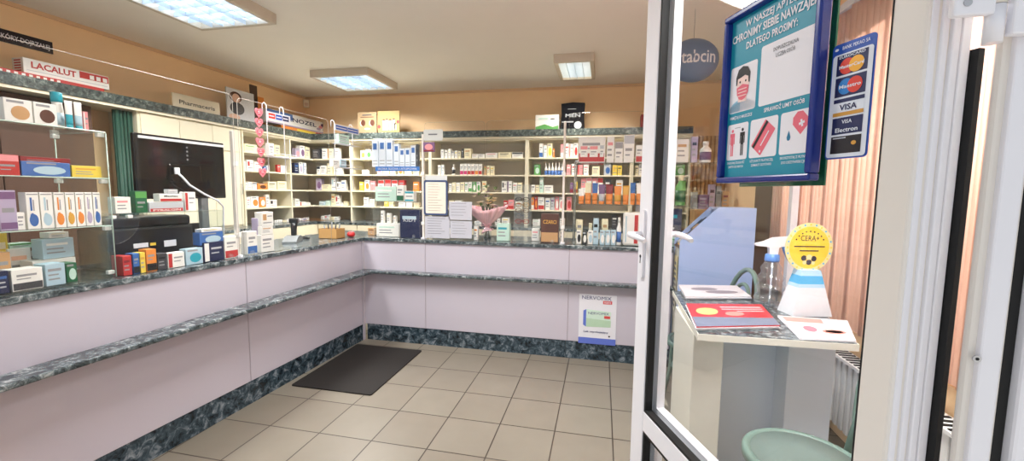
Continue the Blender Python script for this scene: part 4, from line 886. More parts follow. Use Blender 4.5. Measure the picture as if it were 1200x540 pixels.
# sign card, purple pack, framed notice, papers
def flat(name, label, cat, x0, y0, x1, y1, Yp, mbf, group=None):
    a = on(x0, y0, 1, Yp); b = on(x1, y1, 1, Yp); t = thing(name, label, cat, (a.x, Yp, b.z), 0, group); mbf(t, b.x-a.x, a.z-b.z); return t
M_sheet = pbr('notice_sheet', (186, 186, 195), .7, vary=.01)
def paper_lines(t, w, h, m=M_sheet, n=8, thick=.001, lead=0):
    mb = MB(); mb.box(0, w, -thick, 0, 0, h, m)
    for i in range(n):
        z = h*(.9-.8*i/n); ww = w*(.1+.75*random.uniform(.7, 1)); mb.face([(w*.1, -thick-.0005, z-h*.012), (ww, -thick-.0005, z-h*.012), (ww, -thick-.0005, z+h*.006), (w*.1, -thick-.0005, z+h*.006)], M_ink)
    return mb.build('sheet', t)
def f_sign(t, w, h):
    M = pbr('sign_grey', (206, 208, 204), .5); mb = MB(); mb.prism(rrect(0, w, 0, h, .012), (0, 0, 0), XV, ZV, -YV, .004, M)
    mb.face([(w*.25, -.0046, h*.5), (w*.72, -.0046, h*.5), (w*.72, -.0046, h*.62), (w*.25, -.0046, h*.62)], M_ink); mb.build('plate', t)
flat('sign_card', 'light grey sign card clipped at the top of the notice screen', 'sign', 496.5, 152, 519, 164.5, .032, f_sign)
def f_pack(t, w, h):
    mb = MB(); mb.box(0, w, -.02, 0, 0, h, col('purple'), bev=.003); mb.face([(p[0], -.0206, p[1]) for p in circ(w*.36, 14, w*.5, h*.5, h*.32)], col('pink')); mb.face([(0.004, -.0206, .004), (w-.004, -.0206, .004), (w-.004, -.0206, h*.2), (.004, -.0206, h*.2)], col('maroon')); mb.build('pack', t)
flat('hanging_pack', 'small purple and pink pack hung beneath the grey sign card', 'pack', 497, 167, 510, 178, .032, f_pack)
def f_frame(t, w, h):
    mb = MB(); fr = w*.075
    mb.prism(rrect(0, w, 0, h, w*.09), (0, 0, 0), XV, ZV, -YV, .008, pbr('frame_bluegrey', (64, 78, 112), .35)); mb.build('frame', t)
    mb = MB(); mb.prism(rrect(fr, w-fr, fr, h-fr, w*.05), (0, -.008, 0), XV, ZV, -YV, .001, pbr('notice_cream', (226, 218, 204), .6))
    for i in range(11):
        z = h*(.88-.075*i); mb.face([(w*.18, -.0096, z), (w*(.55+.3*random.random()), -.0096, z), (w*(.55+.3*random.random()), -.0096, z+h*.012), (w*.18, -.0096, z+h*.012)], pbr('notice_ink', (168, 150, 136), .7))
    mb.build('notice', t)
flat('framed_notice', 'printed notice in a blue grey frame on the acrylic screen', 'notice', 497, 211, 525, 252.5, .030, f_frame)
flat('notice_paper', 'plain pale strip of paper above the framed notice', 'paper', 498.5, 205.5, 524, 212, .034, lambda t, w, h: paper_lines(t, w, h, pbr('paper_grey', (206, 208, 206), .6), 0))
flat('notice_paper', 'white printed sheet under the framed notice', 'paper', 498, 253, 527, 279.5, .034, lambda t, w, h: paper_lines(t, w, h, n=7))
flat('notice_paper', 'upper white printed sheet between frame and bouquet', 'paper', 526, 236, 553, 258, .034, lambda t, w, h: paper_lines(t, w, h, n=5))
flat('notice_paper', 'lower white printed sheet with round stamp between frame and bouquet', 'paper', 527.5, 258.5, 553, 279.5, .033, lambda t, w, h: paper_lines(t, w, h, n=5))
# bouquet in pink wrap
bp = on(571, 278, 1, .195); bq = thing('flower_bouquet', 'flower bouquet in pink paper wrap standing on the back counter', 'bouquet', (bp.x, .195, CT+.001))
zb0 = .0; M_wrap = pbr('pink_wrap', (240, 192, 198), .5); M_wrap2 = pbr('pink_wrap_dark', (232, 172, 182), .5)
mb = MB(); mb.lathe([(.030, 0), (.036, .004), (.036, .03), (.033, .10)], (0, 0, 0), M_bottle, 16); mb.build('vase', bq)
mb = MB()
for i in range(9): a = i*.7; mb.tube([(.024*math.cos(a), .024*math.sin(a), .005), (.006*math.cos(a+2), .006*math.sin(a+2), .12), (.05*math.cos(a), .05*math.sin(a), .29)], .0065, pbr('stem_green', (58, 58, 34), .6), 6)
mb.build('stem', bq)
def wrap(mb, m, rows, a0, a1, n=30, fold=9, amp=.07, yk=.75, ph=0):
    i = mb.mi(m); g = []
    for k, (rr, z) in enumerate(rows):
        f = k/(len(rows)-1); row = []
        for j in range(n+1):
            u = j/n; a = a0+(a1-a0)*u; q = rr*(1+amp*(.4+f)*math.sin(fold*2*PI*u+ph)); edge = abs(2*u-1)**3
            row.append(mb.bm.verts.new((q*math.cos(a), q*math.sin(a)*yk, z+f*f*(.055*edge-.012*math.cos(4*PI*u)))))
        g.append(row)
    for A, B in zip(g, g[1:]):
        for j in range(n):
            q = mb.bm.faces.new([A[j], A[j+1], B[j+1], B[j]]); q.material_index = i; q.smooth = True
R1 = [(.016, .112), (.036, .132), (.076, .160), (.122, .198), (.156, .235), (.182, .268)]
mb = MB(); wrap(mb, M_wrap, R1, PI*1.0, PI*2.0); o = mb.build('front_wrap', bq); o.modifiers.new('t', 'SOLIDIFY').thickness = .0012
mb = MB(); wrap(mb, M_wrap, [(.018, .112), (.032, .09), (.046, .068), (.05, .055)], 0, 2*PI, 30, 7, .12); o = mb.build('wrap_skirt', bq); o.modifiers.new('t', 'SOLIDIFY').thickness = .0012
mb = MB(); wrap(mb, M_wrap2, [(r_*.96, z_) for r_, z_ in R1], .05, PI-.05, ph=1); o = mb.build('back_wrap', bq); o.modifiers.new('t', 'SOLIDIFY').thickness = .0012
mb = MB(); mb.tube([(.024*math.cos(a), .02*math.sin(a), .118+.004*math.sin(3*a)) for a in [i*PI/8 for i in range(16)]], .006, M_wrap2, 6, closed=True)
for s in (-1, 1): mb.tube([(0, -.024, .118), (s*.03, -.035, .14), (s*.05, -.03, .125), (s*.02, -.026, .116)], .004, M_wrap2, 6)
mb.build('ribbon', bq)
fm = [pbr('petal_white', (240, 236, 214), .6), pbr('petal_cream', (236, 214, 160), .6), pbr('petal_mauve', (150, 110, 150), .6), pbr('leaf_green', (96, 124, 70), .6)]
for k in range(34):
    a = random.uniform(0, 2*PI); r = random.uniform(.0, .12); z = .315+random.uniform(-.05, .15)*(1-r*3.2); m = fm[(0, 1, 0, 3, 0, 2, 3, 1)[k % 8]]; mb = MB(); c = Vector((r*math.cos(a)*1.1, r*math.sin(a)*.6, z))
    if m is fm[3]:
        for q in range(4):
            b = random.uniform(0, 2*PI); d = Vector((math.cos(b)*.03, math.sin(b)*.02, .035)); sd = Vector((-math.sin(b), math.cos(b), 0))*.009
            mb.face([c, c+d*.5+sd, c+d, c+d*.5-sd], m)
        mb.build('leaf', bq)
    else:
        for q in range(9):
            b = q*2*PI/9; d = Vector((math.cos(b), math.sin(b), .35))*.031; sd = Vector((-math.sin(b), math.cos(b), 0))*.010
            mb.face([c, c+d*.6+sd, c+d, c+d*.6-sd], m)
        mb.lathe([(0, -.004), (.006, 0), (0, .006)], c, fm[1], 8); mb.build('flower', bq)
# spectacle rack
a = on(601.5, 216, 1, .12); b = on(621.5, 277, 1, .12); sw_, sh_ = b.x-a.x, a.z-CT
gr = thing('spectacle_stand', 'clear acrylic stand holding reading glasses between bouquet and brown carton', 'stand', ((a.x+b.x)/2, .16, CT+.001))
bx(-sw_/2, sw_/2, 0, .005, .0, sh_, M_hazy).build('back_plate', gr); bx(-sw_/2, sw_/2, -.06, .06, 0, .006, M_hazy).build('foot_plate', gr)
for i, y in enumerate((234.5, 241, 247.5, 254, 260.5)):
    z = on(611, y, 1, .12).z-CT; bx(-sw_/2, sw_/2, -.03, 0, z-.012, z-.009, M_hazy).build('ledge', gr)
    fc = pbr(('spectacle_black', 'spectacle_gold', 'spectacle_brown', 'spectacle_grey', 'spectacle_red')[i], ((30, 30, 34), (150, 120, 70), (96, 64, 46), (110, 112, 118), (150, 60, 56))[i], .3)
    g = thing('reading_glasses', f'folded reading glasses with {("black", "gold", "brown", "grey", "red")[i]} frame, {ORD[i]} from the top of the clear stand', 'glasses', ((a.x+b.x)/2, .14, CT+.001+z), 0, 'reading glasses on the stand')
    mb = MB()
    for s in (-1, 1): mb.tube([(s*.033+p[0], 0, p[1]) for p in circ(.026, 18, 0, 0.006, .0165)], .0032, fc, 6, closed=True)
    mb.tube([(-.008, 0, .010), (0, -.003, .014), (.008, 0, .010)], .0018, fc, 6); mb.build('rim', g)
    mb = MB()
    for s in (-1, 1): mb.prism(circ(.0245, 18, s*.033, .006, .015), (0, .0005, 0), XV, ZV, YV, .001, M_plexi)
    mb.build('lens', g)
    for s in (-1, 1): MB().tube([(s*.059, .002, .010), (s*.052, .008, .010), (-s*.03, .010+.002*(s+1), .004)], .0015, fc, 6).build('temple', g)
put('carton', 634, 655, 250.5, CT+.001, 'y', .07, 'brown', 'tan', 'band', 'dark brown carton with gold lettering standing on the back counter', depth=.06, txt=('CZARCI', 'gold', .66, .13, .76))
put('carton', 582, 597, 262, CT+.001, 'y', .10, 'mint', 'teal', 'lines', 'mint green carton between bouquet and spectacle stand', depth=.06)
put('carton', 555, 560, 265, CT+.001, 'y', .09, 'white', 'orange', 'lines', 'white and orange carton beside the vase', depth=.04)
put('carton', 623, 632, 268, CT+.001, 'y', .16, 'white', 'pink', 'lines', 'low white carton left of the dark brown carton', depth=.05)
put('carton', 656.5, 661, 262, CT+.001, 'y', .16, 'white', 'grey', 'lines', 'slim white carton right of the dark brown carton', depth=.04)
# end display: chrome frame with two glass shelves
zL = on(712, 239.5, 1, .12).z; zU = on(712, 190.5, 1, .12).z; xa = on(672, 239, 1, .10).x; xe = 2.93
ds = thing('glass_shelf_stand', 'chrome framed glass shelf stand with sunscreens at the counter end', 'display stand', (xa, .10, CT+.001))
for z in (zL, zU): bx(0, xe-xa, 0, .20, z-CT-.008, z-CT-.002, M_case).build('shelf', ds)
h = zU-CT
for y in (.01, .19): MB().tube([(.004, y, 0), (.004, y, h), (.010, y, h+.012), (.022, y, h+.012), (.028, y, h+.002)], .0045, M_chrome, 8).build('upright', ds)
for x in (.75,): MB().tube([(x, .19, 0), (x, .19, h)], .0045, M_chrome, 8).build('upright', ds)
tubes = [(677.5, 685, 221, 'white', 'orange'), (685.5, 693.5, 214, 'cream', 'orange'), (694, 701, 214.5, 'blue', 'orange'), (701.5, 709.5, 216, 'purple', 'silver'), (710, 719, 216, 'maroon', 'orange'), (720, 729, 218, 'orange', 'gold'), (730, 738, 217.5, 'gold', 'orange'), (739, 745.5, 214, 'blue', 'orange'), (746, 755, 214.5, 'white', 'orange'), (770, 778, 214, 'silver', 'grey'), (779.5, 791, 209, 'white', 'red')]
for i, (x0, x1, y, c1, c2) in enumerate(tubes):
    put('tube' if i < 10 else 'tube', x0, x1, y, zL, 'y', .14, c1, c2, 'l', f'{c1} sun cream tube with {c2} lower part, {ORD[i]} along the lower glass shelf', 'tubes on the lower glass shelf', cap='orange' if i < 9 else 'white')
put('bottle', 793, 806, 205, zL, 'y', .15, 'green', 'darkgreen', 'l', 'green bottle with pale cap at the end of the lower glass shelf', cap='cream')
put('carton', 678, 710, 160, zU, 'y', .13, 'white', 'red', 'band', 'wide red and white display carton on the upper glass shelf', depth=.06)
for i, (x0, x1, y, c) in enumerate(((680, 689, 171, 'pink'), (691, 701, 171, 'pink'), (703, 708, 170, 'silver'))):
    put('carton', x0, x1, y, zU+.045, 'y', .1285, 'white', c, 'top', f'white carton with {c} top standing in the red display carton, {ORD[i]} of three', depth=.0015 if False else .0012, dz=0)
for i, (x0, x1, y, c) in enumerate(((711.5, 720.5, 160, 'pink'), (721, 730.5, 166, 'grey'), (731.5, 744, 158, 'silver'), (745.5, 754, 170, 'red'), (769, 777, 166, 'silver'), (778, 792, 165, 'grey'), (793, 808, 163, 'tan'), (811, 818.5, 160, 'navy'))):
    put('carton', x0, x1, y, zU, 'y', .13, 'white' if c != 'navy' else 'lilac', c, 'top' if c in ('grey', 'silver') else 'lines' if c != 'red' else 'band', f'tall {"lilac" if c == "navy" else "white"} skincare carton with {c} print, {ORD[i]} after the red display carton', 'skincare cartons on the upper glass shelf', depth=.05)
put('bottle', 822, 836, 165, zU, 'y', .13, 'white', 'purple', 'l', 'white pump bottle with purple label at the end of the upper glass shelf', cap='white')
for i, (x0, x1, y, c1, c2, s_) in enumerate(((675.5, 681.5, 270, 'white', 'black', 'pic'), (682.5, 688, 271, 'black', 'white', 'pic'), (689, 695, 270.5, 'white', 'sky', 'pic'), (703, 709, 270, 'sky', 'white', 'pic'), (709.5, 715.5, 270, 'sky', 'white', 'pic'), (716, 722, 270, 'sky', 'white', 'pic'))):
    put('carton', x0, x1, y, CT+.001, 'y', .075, c1, c2, s_, f'small {c1} carton with {c2} disc, {ORD[i]} in the front row at the counter end', 'small cartons at the counter end', depth=.045)
put('carton', 695.5, 702, 256, CT+.001, 'y', .08, 'sky', 'black', 'lines', 'tall pale blue carton rising from the front row of small cartons', depth=.045)
put('bottle', 723, 729, 255, CT+.001, 'y', .075, 'white', 'blue', 'l', 'white bottle with blue label beside the rounded red striped pack', cap='white')
for i, (x0, x1, y) in enumerate(((676, 683, 258), (706, 713, 257), (690, 694, 262))): put('carton', x0, x1, y, CT+.001, 'y', .17, 'cream', ('grey', 'tan', 'white')[i], 'lines', f'cream carton with {("grey", "tan", "white")[i]} print behind the small cartons at the counter end', depth=.05)
a = on(731, 249, 1, .06); b = on(751, 283, 1, .06); w_ = b.x-a.x; h_ = a.z-CT
pk = thing('wipes_pack', 'rounded white pack with red stripe at the end of the back counter', 'pack', ((a.x+b.x)/2, .105, CT+.001))
mb = MB(); mb.box(-w_/2, w_/2, -.03, .03, 0, h_, col('white'), bev=.018); mb.build('pouch', pk)
mb = MB(); mb.box(w_*.12, w_*.32, -.0312, -.03, .02, h_-.02, col('red')); mb.box(-w_*.38, -w_*.3, -.0312, -.03, .03, h_-.03, col('sky')); mb.build('printed_stripe', pk)
put('carton', 772, 800, 240, CT+.08, 'y', .14, 'navy', 'teal', 'lines', 'navy pack lying on the green bag behind the door glass', depth=.08, h=zL-CT-.08-.025)
put('carton', 771, 801, 256, CT+.001, 'y', .12, 'mint', 'green', 'lines', 'pale green bag shaped carton behind the door glass', depth=.10, h=.078)

# ------------------------------------------------------------------ things along the ledge
lx = SX-.06
def ledge_x(name, label, cat, x0, x1, yt, build, v=lx, zb=LEDGE):
    a = on(x0, yt, 0, v); b = on(x1, yt, 0, v); h = on((x0+x1)/2, yt, 0, v).z-zb; t = thing(name, label, cat, (v, a.y, zb+.001), PI/2); build(t, b.y-a.y, h); return t
def f_laca(t, w, h, red=False):
    mb = MB(); d = .10; B = col('white'); mb.box(0, w, 0, d, 0, h, col('red') if red else B, bev=.003)
    if not red:
        R_ = col('red'); mb.text('LACALUT', (w*.33, -.0012, h*.42), XV, ZV, h*.42, R_, w=w*.5, bold=.03)
        mb.box(w*.62, w*.99, -.0008, 0, h*.46, h*.94, R_)
        for k in range(3): mb.box(w*(.745+.085*k), w*(.80+.085*k), -.0016, -.0008, h*.5, h*.8, B)
        mb.box(w*.03, w*.98, -.0008, 0, h*.2, h*.24, col('silver'))
        for k in range(5): mb.box(-.0008, 0, .02, .08, h*(.1+.17*k), h*(.19+.17*k), R_)
    else:
        for k in range(9): mb.box(w*(.05+k*.06), w*(.08+k*.06), -.0008, 0, h*.25, h*.75, B)
    mb.build('carton_body', t)
ledge_x('promotional_carton', 'long white lacalut carton with red lettering on top of the ledge stack', 'carton', 28, 127, 85, lambda t, w, h: f_laca(t, w, .098), zb=LEDGE+.036)
ledge_x('promotional_carton', 'long red carton lying under the white lacalut carton', 'carton', -8, 122, 100, lambda t, w, h: f_laca(t, w, .034, True), v=lx+.02)
def f_phar(t, w, h):
    mb = MB(); mb.box(0, w, 0, .012, 0, h, pbr('sign_beige', (216, 204, 178), .6)); mb.text('Pharmaceris', (w*.5, -.0012, h*.32), XV, ZV, h*.30, col('black'), w=w*.76, bold=.015); mb.build('board', t)
ledge_x('sign_board', 'beige pharmaceris sign board standing on the side ledge', 'sign', 202.5, 257, 116.5, lambda t, w, h: f_phar(t, w, h+.015), v=SX-.02)
def f_wom(t, w, h):
    mb = MB(); mb.box(0, w, 0, .01, 0, h, pbr('poster_pale', (206, 206, 208), .6)); Y = -.0006
    def e(cx, cz, rx, rz, m, k=1): mb.face([(p[0], -.0006*k, p[1]) for p in circ(rx*w, 16, cx*w, cz*h, rz*h)], m)
    e(.32, .75, .22, .17, col('brown'), 1); e(.33, .72, .14, .14, pbr('skin_print', (226, 184, 160), .6), 2); e(.36, .40, .26, .2, col('darkgrey'), 1); e(.25, .12, .2, .1, pbr('skin_print', (226, 184, 160), .6), 2)
    mb.build('print', t)
ledge_x('portrait_poster', 'pale poster of a dark haired person standing on the side ledge', 'poster', 265, 297, 106, f_wom, v=SX-.10)
ledge_x('narrow_board', 'narrow dark brown upright board behind the portrait poster', 'board', 293, 301, 100, lambda t, w, h: bx(0, w, 0, .012, 0, h, M_brown).build('board', t), v=SX-.17)
ledge_x('upright_card', 'small orange upright card next to the dark brown board', 'card', 302.5, 309, 114, lambda t, w, h: bx(0, w, 0, .008, 0, h, col('orange')).build('card', t), v=SX-.15)
def f_ven(t, w, h):
    mb = MB(); d = .12; mb.box(0, w, 0, d, 0, h, col('white'), bev=.003); mb.box(0, w*.34, -.0008, 0, h*.5, h*.98, col('blue'))
    mb.text('VENOZEL', (w*.45, -.0014, h*.42), XV, ZV, h*.33, col('navy'), w=w*.5, bold=.02)
    for k in range(7): mb.face([(p[0], -.0014, p[1]) for p in circ(w*.035, 10, w*(.74+.035*k), h*(.3+.2*(k % 3)), h*.13)], col(('lilac', 'pink', 'purple')[k % 3]))
    mb.box(0, w, -.0008, 0, .0, h*.1, col('lilac')); mb.build('carton_body', t)
ledge_x('promotional_carton', 'long white and blue venozel carton with flowers at the ledge corner', 'carton', 313, 390, 140, lambda t, w, h: f_ven(t, w, .150), v=SX-.05, zb=LEDGE+.052)
def f_yel(t, w, h):
    mb = MB(); mb.box(0, w, 0, .12, 0, .048, col('orange'), bev=.002); mb.box(w*.35, w*.8, -.0008, 0, .006, .042, col('yellow')); mb.box(w*.82, w*.97, -.0008, 0, .004, .044, col('red')); mb.build('carton_body', t)
ledge_x('promotional_carton', 'flat orange and yellow carton beneath the venozel carton', 'carton', 330, 378, 152, f_yel, v=SX-.045)
def ledge_y(name, label, cat, x0, x1, yt, build, v=SY+.05):
    a = on(x0, yt, 1, v); b = on(x1, yt, 1, v); h = on((x0+x1)/2, yt, 1, v).z-LEDGE; t = thing(name, label, cat, (a.x, v, LEDGE+.001), 0); build(t, b.x-a.x, h); return t
def f_hair(t, w, h):
    mb = MB(); mb.box(0, w, 0, .012, 0, h, pbr('poster_beige', (146, 122, 90), .8))
    def e(cx, cz, rx, rz, m, k=1): mb.face([(p[0], -.0008*k, p[1]) for p in circ(rx*w, 14, cx*w, cz*h, rz*h)], m)
    for cx in (.27, .76): e(cx-.03, .48, .13, .14, pbr('skin_print', (226, 184, 160), .6)); e(cx+.02, .50, .12, .15, col('brown'), 2)
    e(.5, .22, .16, .05, col('grey')); mb.box(w*.25, w*.75, -.0008, 0, h*.84, h*.89, col('darkgrey')); mb.box(w*.15, w*.85, -.0008, 0, h*.75, h*.785, col('brown')); mb.build('print', t)
ledge_y('display_card', 'beige card with two dark hair pictures on the back ledge', 'card', 419, 441, 131.5, f_hair)
def f_bot(t, w, h):
    mb = MB(); mb.box(0, w, 0, .012, 0, h, pbr('poster_yellow', (152, 128, 82), .8))
    for k, (cx, hh) in enumerate(((.28, .42), (.42, .44), (.58, .42), (.74, .44), (.8, .24))): mb.box(w*(cx-.055), w*(cx+.055), -.0008, 0, h*.14, h*(.14+hh), (col('cream'), col('white'))[k % 2]); mb.box(w*(cx-.045), w*(cx+.045), -.0008, 0, h*(.14+hh), h*(.22+hh), col('brown'))
    mb.face([(p[0], -.0008, p[1]) for p in circ(w*.07, 10, w*.06, h*.3, h*.09)], col('red')); mb.face([(p[0], -.0008, p[1]) for p in circ(w*.06, 10, w*.93, h*.5, h*.08)], col('maroon')); mb.build('print', t)
ledge_y('display_card', 'yellowish card with a row of small bottles on the back ledge', 'card', 442.5, 468, 130, f_bot)
def f_grn(t, w, h):
    mb = MB(); mb.box(0, w, 0, .09, 0, h, col('white'), bev=.004); mb.face([(.004, -.0008, .004), (w-.004, -.0008, .004), (w-.004, -.0008, h*.3), (w*.75, -.0008, h*.2), (w*.4, -.0008, h*.38), (.004, -.0008, h*.22)], col('green')); mb.box(w*.14, w*.55, -.0008, 0, h*.68, h*.8, col('mint')); mb.box(w*.65, w*.82, -.0008, 0, h*.68, h*.76, col('darkgrey')); mb.build('carton_body', t)
ledge_y('medicine_carton', 'large white carton with green wave beside the black pack on the ledge', 'carton', 627.5, 655, 134.5, f_grn)
def f_men(t, w, h):
    mb = MB(); P = [(-.01, 0), (w+.006, 0), (w*.99, h*.5), (w+.004, h*.97), (w*.8, h*.985), (w*.5, h), (w*.2, h*.975), (.004, h*.96), (.01, h*.5)]
    mb.prism(P, (0, 0, 0), XV, ZV, YV, .10, pbr('pack_black', (5, 6, 14), .7, spec=.15)); mb.text('MEN', (w*.52, -.0012, h*.46), XV, ZV, h*.13, col('silver'), w=w*.62, bold=0)
    mb.box(w*.06, w*.55, -.0008, 0, h*.26, h*.31, col('grey')); mb.face([(p[0], -.001, p[1]) for p in circ(w*.16, 14, w*.74, h*.16, h*.14)], col('silver')); mb.box(w*.3, w*.65, -.0008, 0, h*.75, h*.765, col('grey')); mb.build('pouch', t)
ledge_y('hygiene_pack', 'black men pack with silver lettering standing on the back ledge', 'pack', 657.5, 685, 120, f_men)
ledge_y('storage_box', 'dark red box standing on the ledge by the door edge', 'box', 751.5, 758, 134, lambda t, w, h: (bx(0, w, 0, .15, 0, h, col('maroon'), bev=.002).build('cover', t)))
ledge_y('storage_box', 'bright red box on the ledge seen through the door glass', 'box', 776, 785, 132, lambda t, w, h: (bx(0, w, 0, .15, 0, h, col('red'), bev=.002).build('cover', t), bx(w*.2, w*.8, -.001, 0, h*.5, h*.7, col('white')).build('title_panel', t)))
# motion detector in the corner, strip sign on the side wall
md = thing('motion_detector', 'small beige motion detector high in the wall corner', 'detector', (WX+.045, WY-.045, on(357, 121, 0, WX+.04).z-.05), PI/4)
bx(-.035, .035, -.02, .02, 0, .10, M_cream, bev=.008).build('housing', md); MB().prism(rrect(-.022, .022, .02, .06, .008), (0, -.02, 0), XV, ZV, -YV, .003, pbr('detector_lens', (206, 186, 160), .5)).build('lens', md)
a = on(-8, 36, 0, WX+.006); b = on(62, 60, 0, WX+.006); zc = (on(-8, 44, 0, WX).z+on(62, 53, 0, WX).z)/2
sg = thing('strip_sign', 'black strip sign about mature skin on the side wall above the ledge', 'sign', (WX+.008, a.y, zc-.04), PI/2); w_ = b.y-a.y
mb = MB(); mb.box(0, w_, 0, .006, 0, .085, pbr('sign_black', (26, 18, 30), .5)); mb.text('SKÓRY DOJRZAŁEJ', (w_*.5, -.001, .026), XV, ZV, .032, M_paper, w=w_*.88, bold=.02); mb.build('board', sg)

# ------------------------------------------------------------------ ceiling lamps
LAMP = 19.0
def lamp(label, x0, x1, y0, y1, m, nx, ny, tubes, zh=.075):
    t = thing('ceiling_lamp', label, 'lamp', ((x0+x1)/2, (y0+y1)/2, CEIL-zh), 0, 'recessed grid fluorescent lamps'); hx, hy = (x1-x0)/2, (y1-y0)/2; f = .035
    mb = MB()
    for a in ((-hx-f, hx+f, -hy-f, -hy), (-hx-f, hx+f, hy, hy+f), (-hx-f, -hx, -hy, hy), (hx, hx+f, -hy, hy)): mb.box(a[0], a[1], a[2], a[3], 0, zh-.001, M_lampframe, bev=.003)
    mb.build('frame', t)
    bx(-hx, hx, -hy, hy, zh-.006, zh-.002, M_louver).build('reflector', t)
    for k in range(tubes):
        x = -hx+(k+.5)*2*hx/tubes; MB().tube([(x, -hy+.02, zh-.022), (x, hy-.02, zh-.022)], .013, m, 10).build('fluorescent_tube', t)
    mb = MB()
    for k in range(1, nx): mb.box(-hx+k*2*hx/nx-.001, -hx+k*2*hx/nx+.001, -hy, hy, .004, .036, M_louver)
    for k in range(1, ny): mb.box(-hx, hx, -hy+k*2*hy/ny-.001, -hy+k*2*hy/ny+.001, .004, .036, M_louver)
    mb.build('louver_grid', t)
    al = bpy.data.lights.new('lamp_light', 'AREA'); al.shape = 'RECTANGLE'; al.size = 2*hx-.01; al.size_y = 2*hy-.01; al.spread = math.radians(150); al.energy = (.88 if 'waiting' in label else .75 if 'entrance' in label else 1)*LAMP*4*hx*hy*PI; al.color = (1.0, .985, .955) if m is M_tube else (1.0, .95, .87)
    ao = bpy.data.objects.new('lamp_light', al); C.objects.link(ao); ao.parent = t; ao.location = (0, 0, .002)
lamp('square grid ceiling lamp over the side counter near the camera', -.86, -.28, -1.30, -.69, M_tube, 6, 6, 4)
lamp('square grid ceiling lamp further back near the shelving corner', -.93, -.33, .65, 1.22, M_tube, 6, 6, 4)
lamp('narrow rectangular grid ceiling lamp in front of the back wall', 1.64, 1.93, .59, 1.16, M_tubewarm, 4, 8, 2)
lamp('added square grid fill lamp over the waiting corner by the blind', 2.45, 3.05, -2.25, -1.65, M_tube, 6, 6, 4)  # out of view, added to brighten the table and blue cabinet
lamp('added square grid fill lamp above the entrance', 0.55, 1.15, -1.75, -1.15, M_tube, 6, 6, 4)  # out of view, added and placed to light the counter and door leaf

# hanging tabcin ellipsoid
tcx = on(812, 71, 1, -.2); tb = thing('hanging_sign', 'blue oval tabcin sign hanging on a thread from the ceiling', 'sign', (tcx.x, -.2, tcx.z))
M_tab = pbr('tabcin_blue', (78, 104, 142), .4)
mb = MB(); a_ = on(782, 71, 1, -.2).x; hw_ = tcx.x-a_; hh_ = (on(812, 46, 1, -.2).z-on(812, 97, 1, -.2).z)/2
mb.lathe([(math.sin(PI*k/14), -math.cos(PI*k/14)) for k in range(15)], (0, 0, 0), M_tab, 28)
for v in mb.bm.verts: v.co = Vector((v.co.x*hw_, v.co.y*.09, v.co.z*hh_))
mb.build('balloon', tb)
mb = MB(); mb.text('tabcin', (.02, 0, -.035), XV, ZV, .085, M_paper, w=hw_*1.30, bold=.012)
for v in mb.bm.verts:
    q = max(0, 1-(v.co.x/hw_)**2-(v.co.z/hh_)**2); v.co.y = -.09*math.sqrt(q)-.002
mb.build('lettering', tb)
MB().tube([(0, 0, hh_), (0, 0, CEIL-tcx.z-.001)], .0015, M_greyplastic, 6).build('thread', tb)

# ------------------------------------------------------------------ waiting corner: leaflet table, blue cabinet, chairs
TT = .76
tx0, tx1, ty0, ty1 = 2.49, 3.178, -1.477, -.658
lt = thing('leaflet_table', 'white leaflet table with grey marble top behind the door glass', 'table', (tx0, ty0, 0))
tw, td = tx1-tx0, ty1-ty0
TP = [(0, 0), (.61, .021), (.688, .422), (.568, .684), (.024, .819)]
mb = MB(); mb.prism(TP, (0, 0, TT-.03), XV, YV, ZV, .028, M_creamedge); mb.build('edge_band', lt)
mb = MB(); mb.prism([(.3+(p[0]-.3)*.988, .4+(p[1]-.4)*.99) for p in TP], (0, 0, TT-.002), XV, YV, ZV, .002, M_marbtop); mb.build('tabletop', lt)
bx(.0, .125, .075, .55, 0, TT-.03, M_creamedge, bev=.003).build('side_leg', lt); lt.children[-1]['label'] = 'cream leg panel'
bx(.125, .42, .30, .32, 0, TT-.03, M_bluewhite).build('back_panel', lt)
bx(.42, .605, .17, .60, 0, TT-.03, M_bluewhite, bev=.003).build('side_leg', lt)
def P(x, y): q = on(x, y, 2, TT); return Vector((q.x, q.y, TT))
def sheaf(label, pts, n, build, cat='leaflet', h=.004):
    """a small pile whose outline is a real quadrilateral lying on the table"""
    c = sum((Vector(p) for p in pts), Vector())/4
    for k in range(n):
        t = thing('magazine', label[k], cat, (c.x, c.y, TT+.0006+k*(h+.0006)), 0, None)
        j = Vector((random.uniform(-.006, .006), random.uniform(-.006, .006), 0)) if k < n-1 else Vector()
        q = [Vector((p[0]-c.x, p[1]-c.y, 0))+j for p in pts]
        mb = MB(); mb.prism([(p.x, p.y) for p in q], (0, 0, 0), XV, YV, ZV, h, M_paper if k < n-1 else build[0]); mb.build('cover', t)
        if k == n-1:
            mb = MB(); A, B, D_, E_ = q
            for poly, m in build[1]:
                mb.face([(A*(1-u)*(1-v)+B*u*(1-v)+D_*u*v+E_*(1-u)*v)+ZV*(h+.0005) for u, v in poly], m)
            mb.build('cover_print', t)
M_mg = pbr('mag_grey', (150, 140, 146), .4); M_mred = pbr('mag_red', (196, 56, 62), .35); M_mbl = pbr('mag_bluegrey', (120, 128, 150), .35); M_mpk = pbr('mag_pink', (232, 150, 140), .4); M_mw = pbr('mag_white', (226, 220, 224), .4)
def el(cx, cy, rx, ry): return circ(rx, 16, cx, cy, ry)
def pq(*pp):
    Q = [P(x, y) for x, y in pp]; return Q
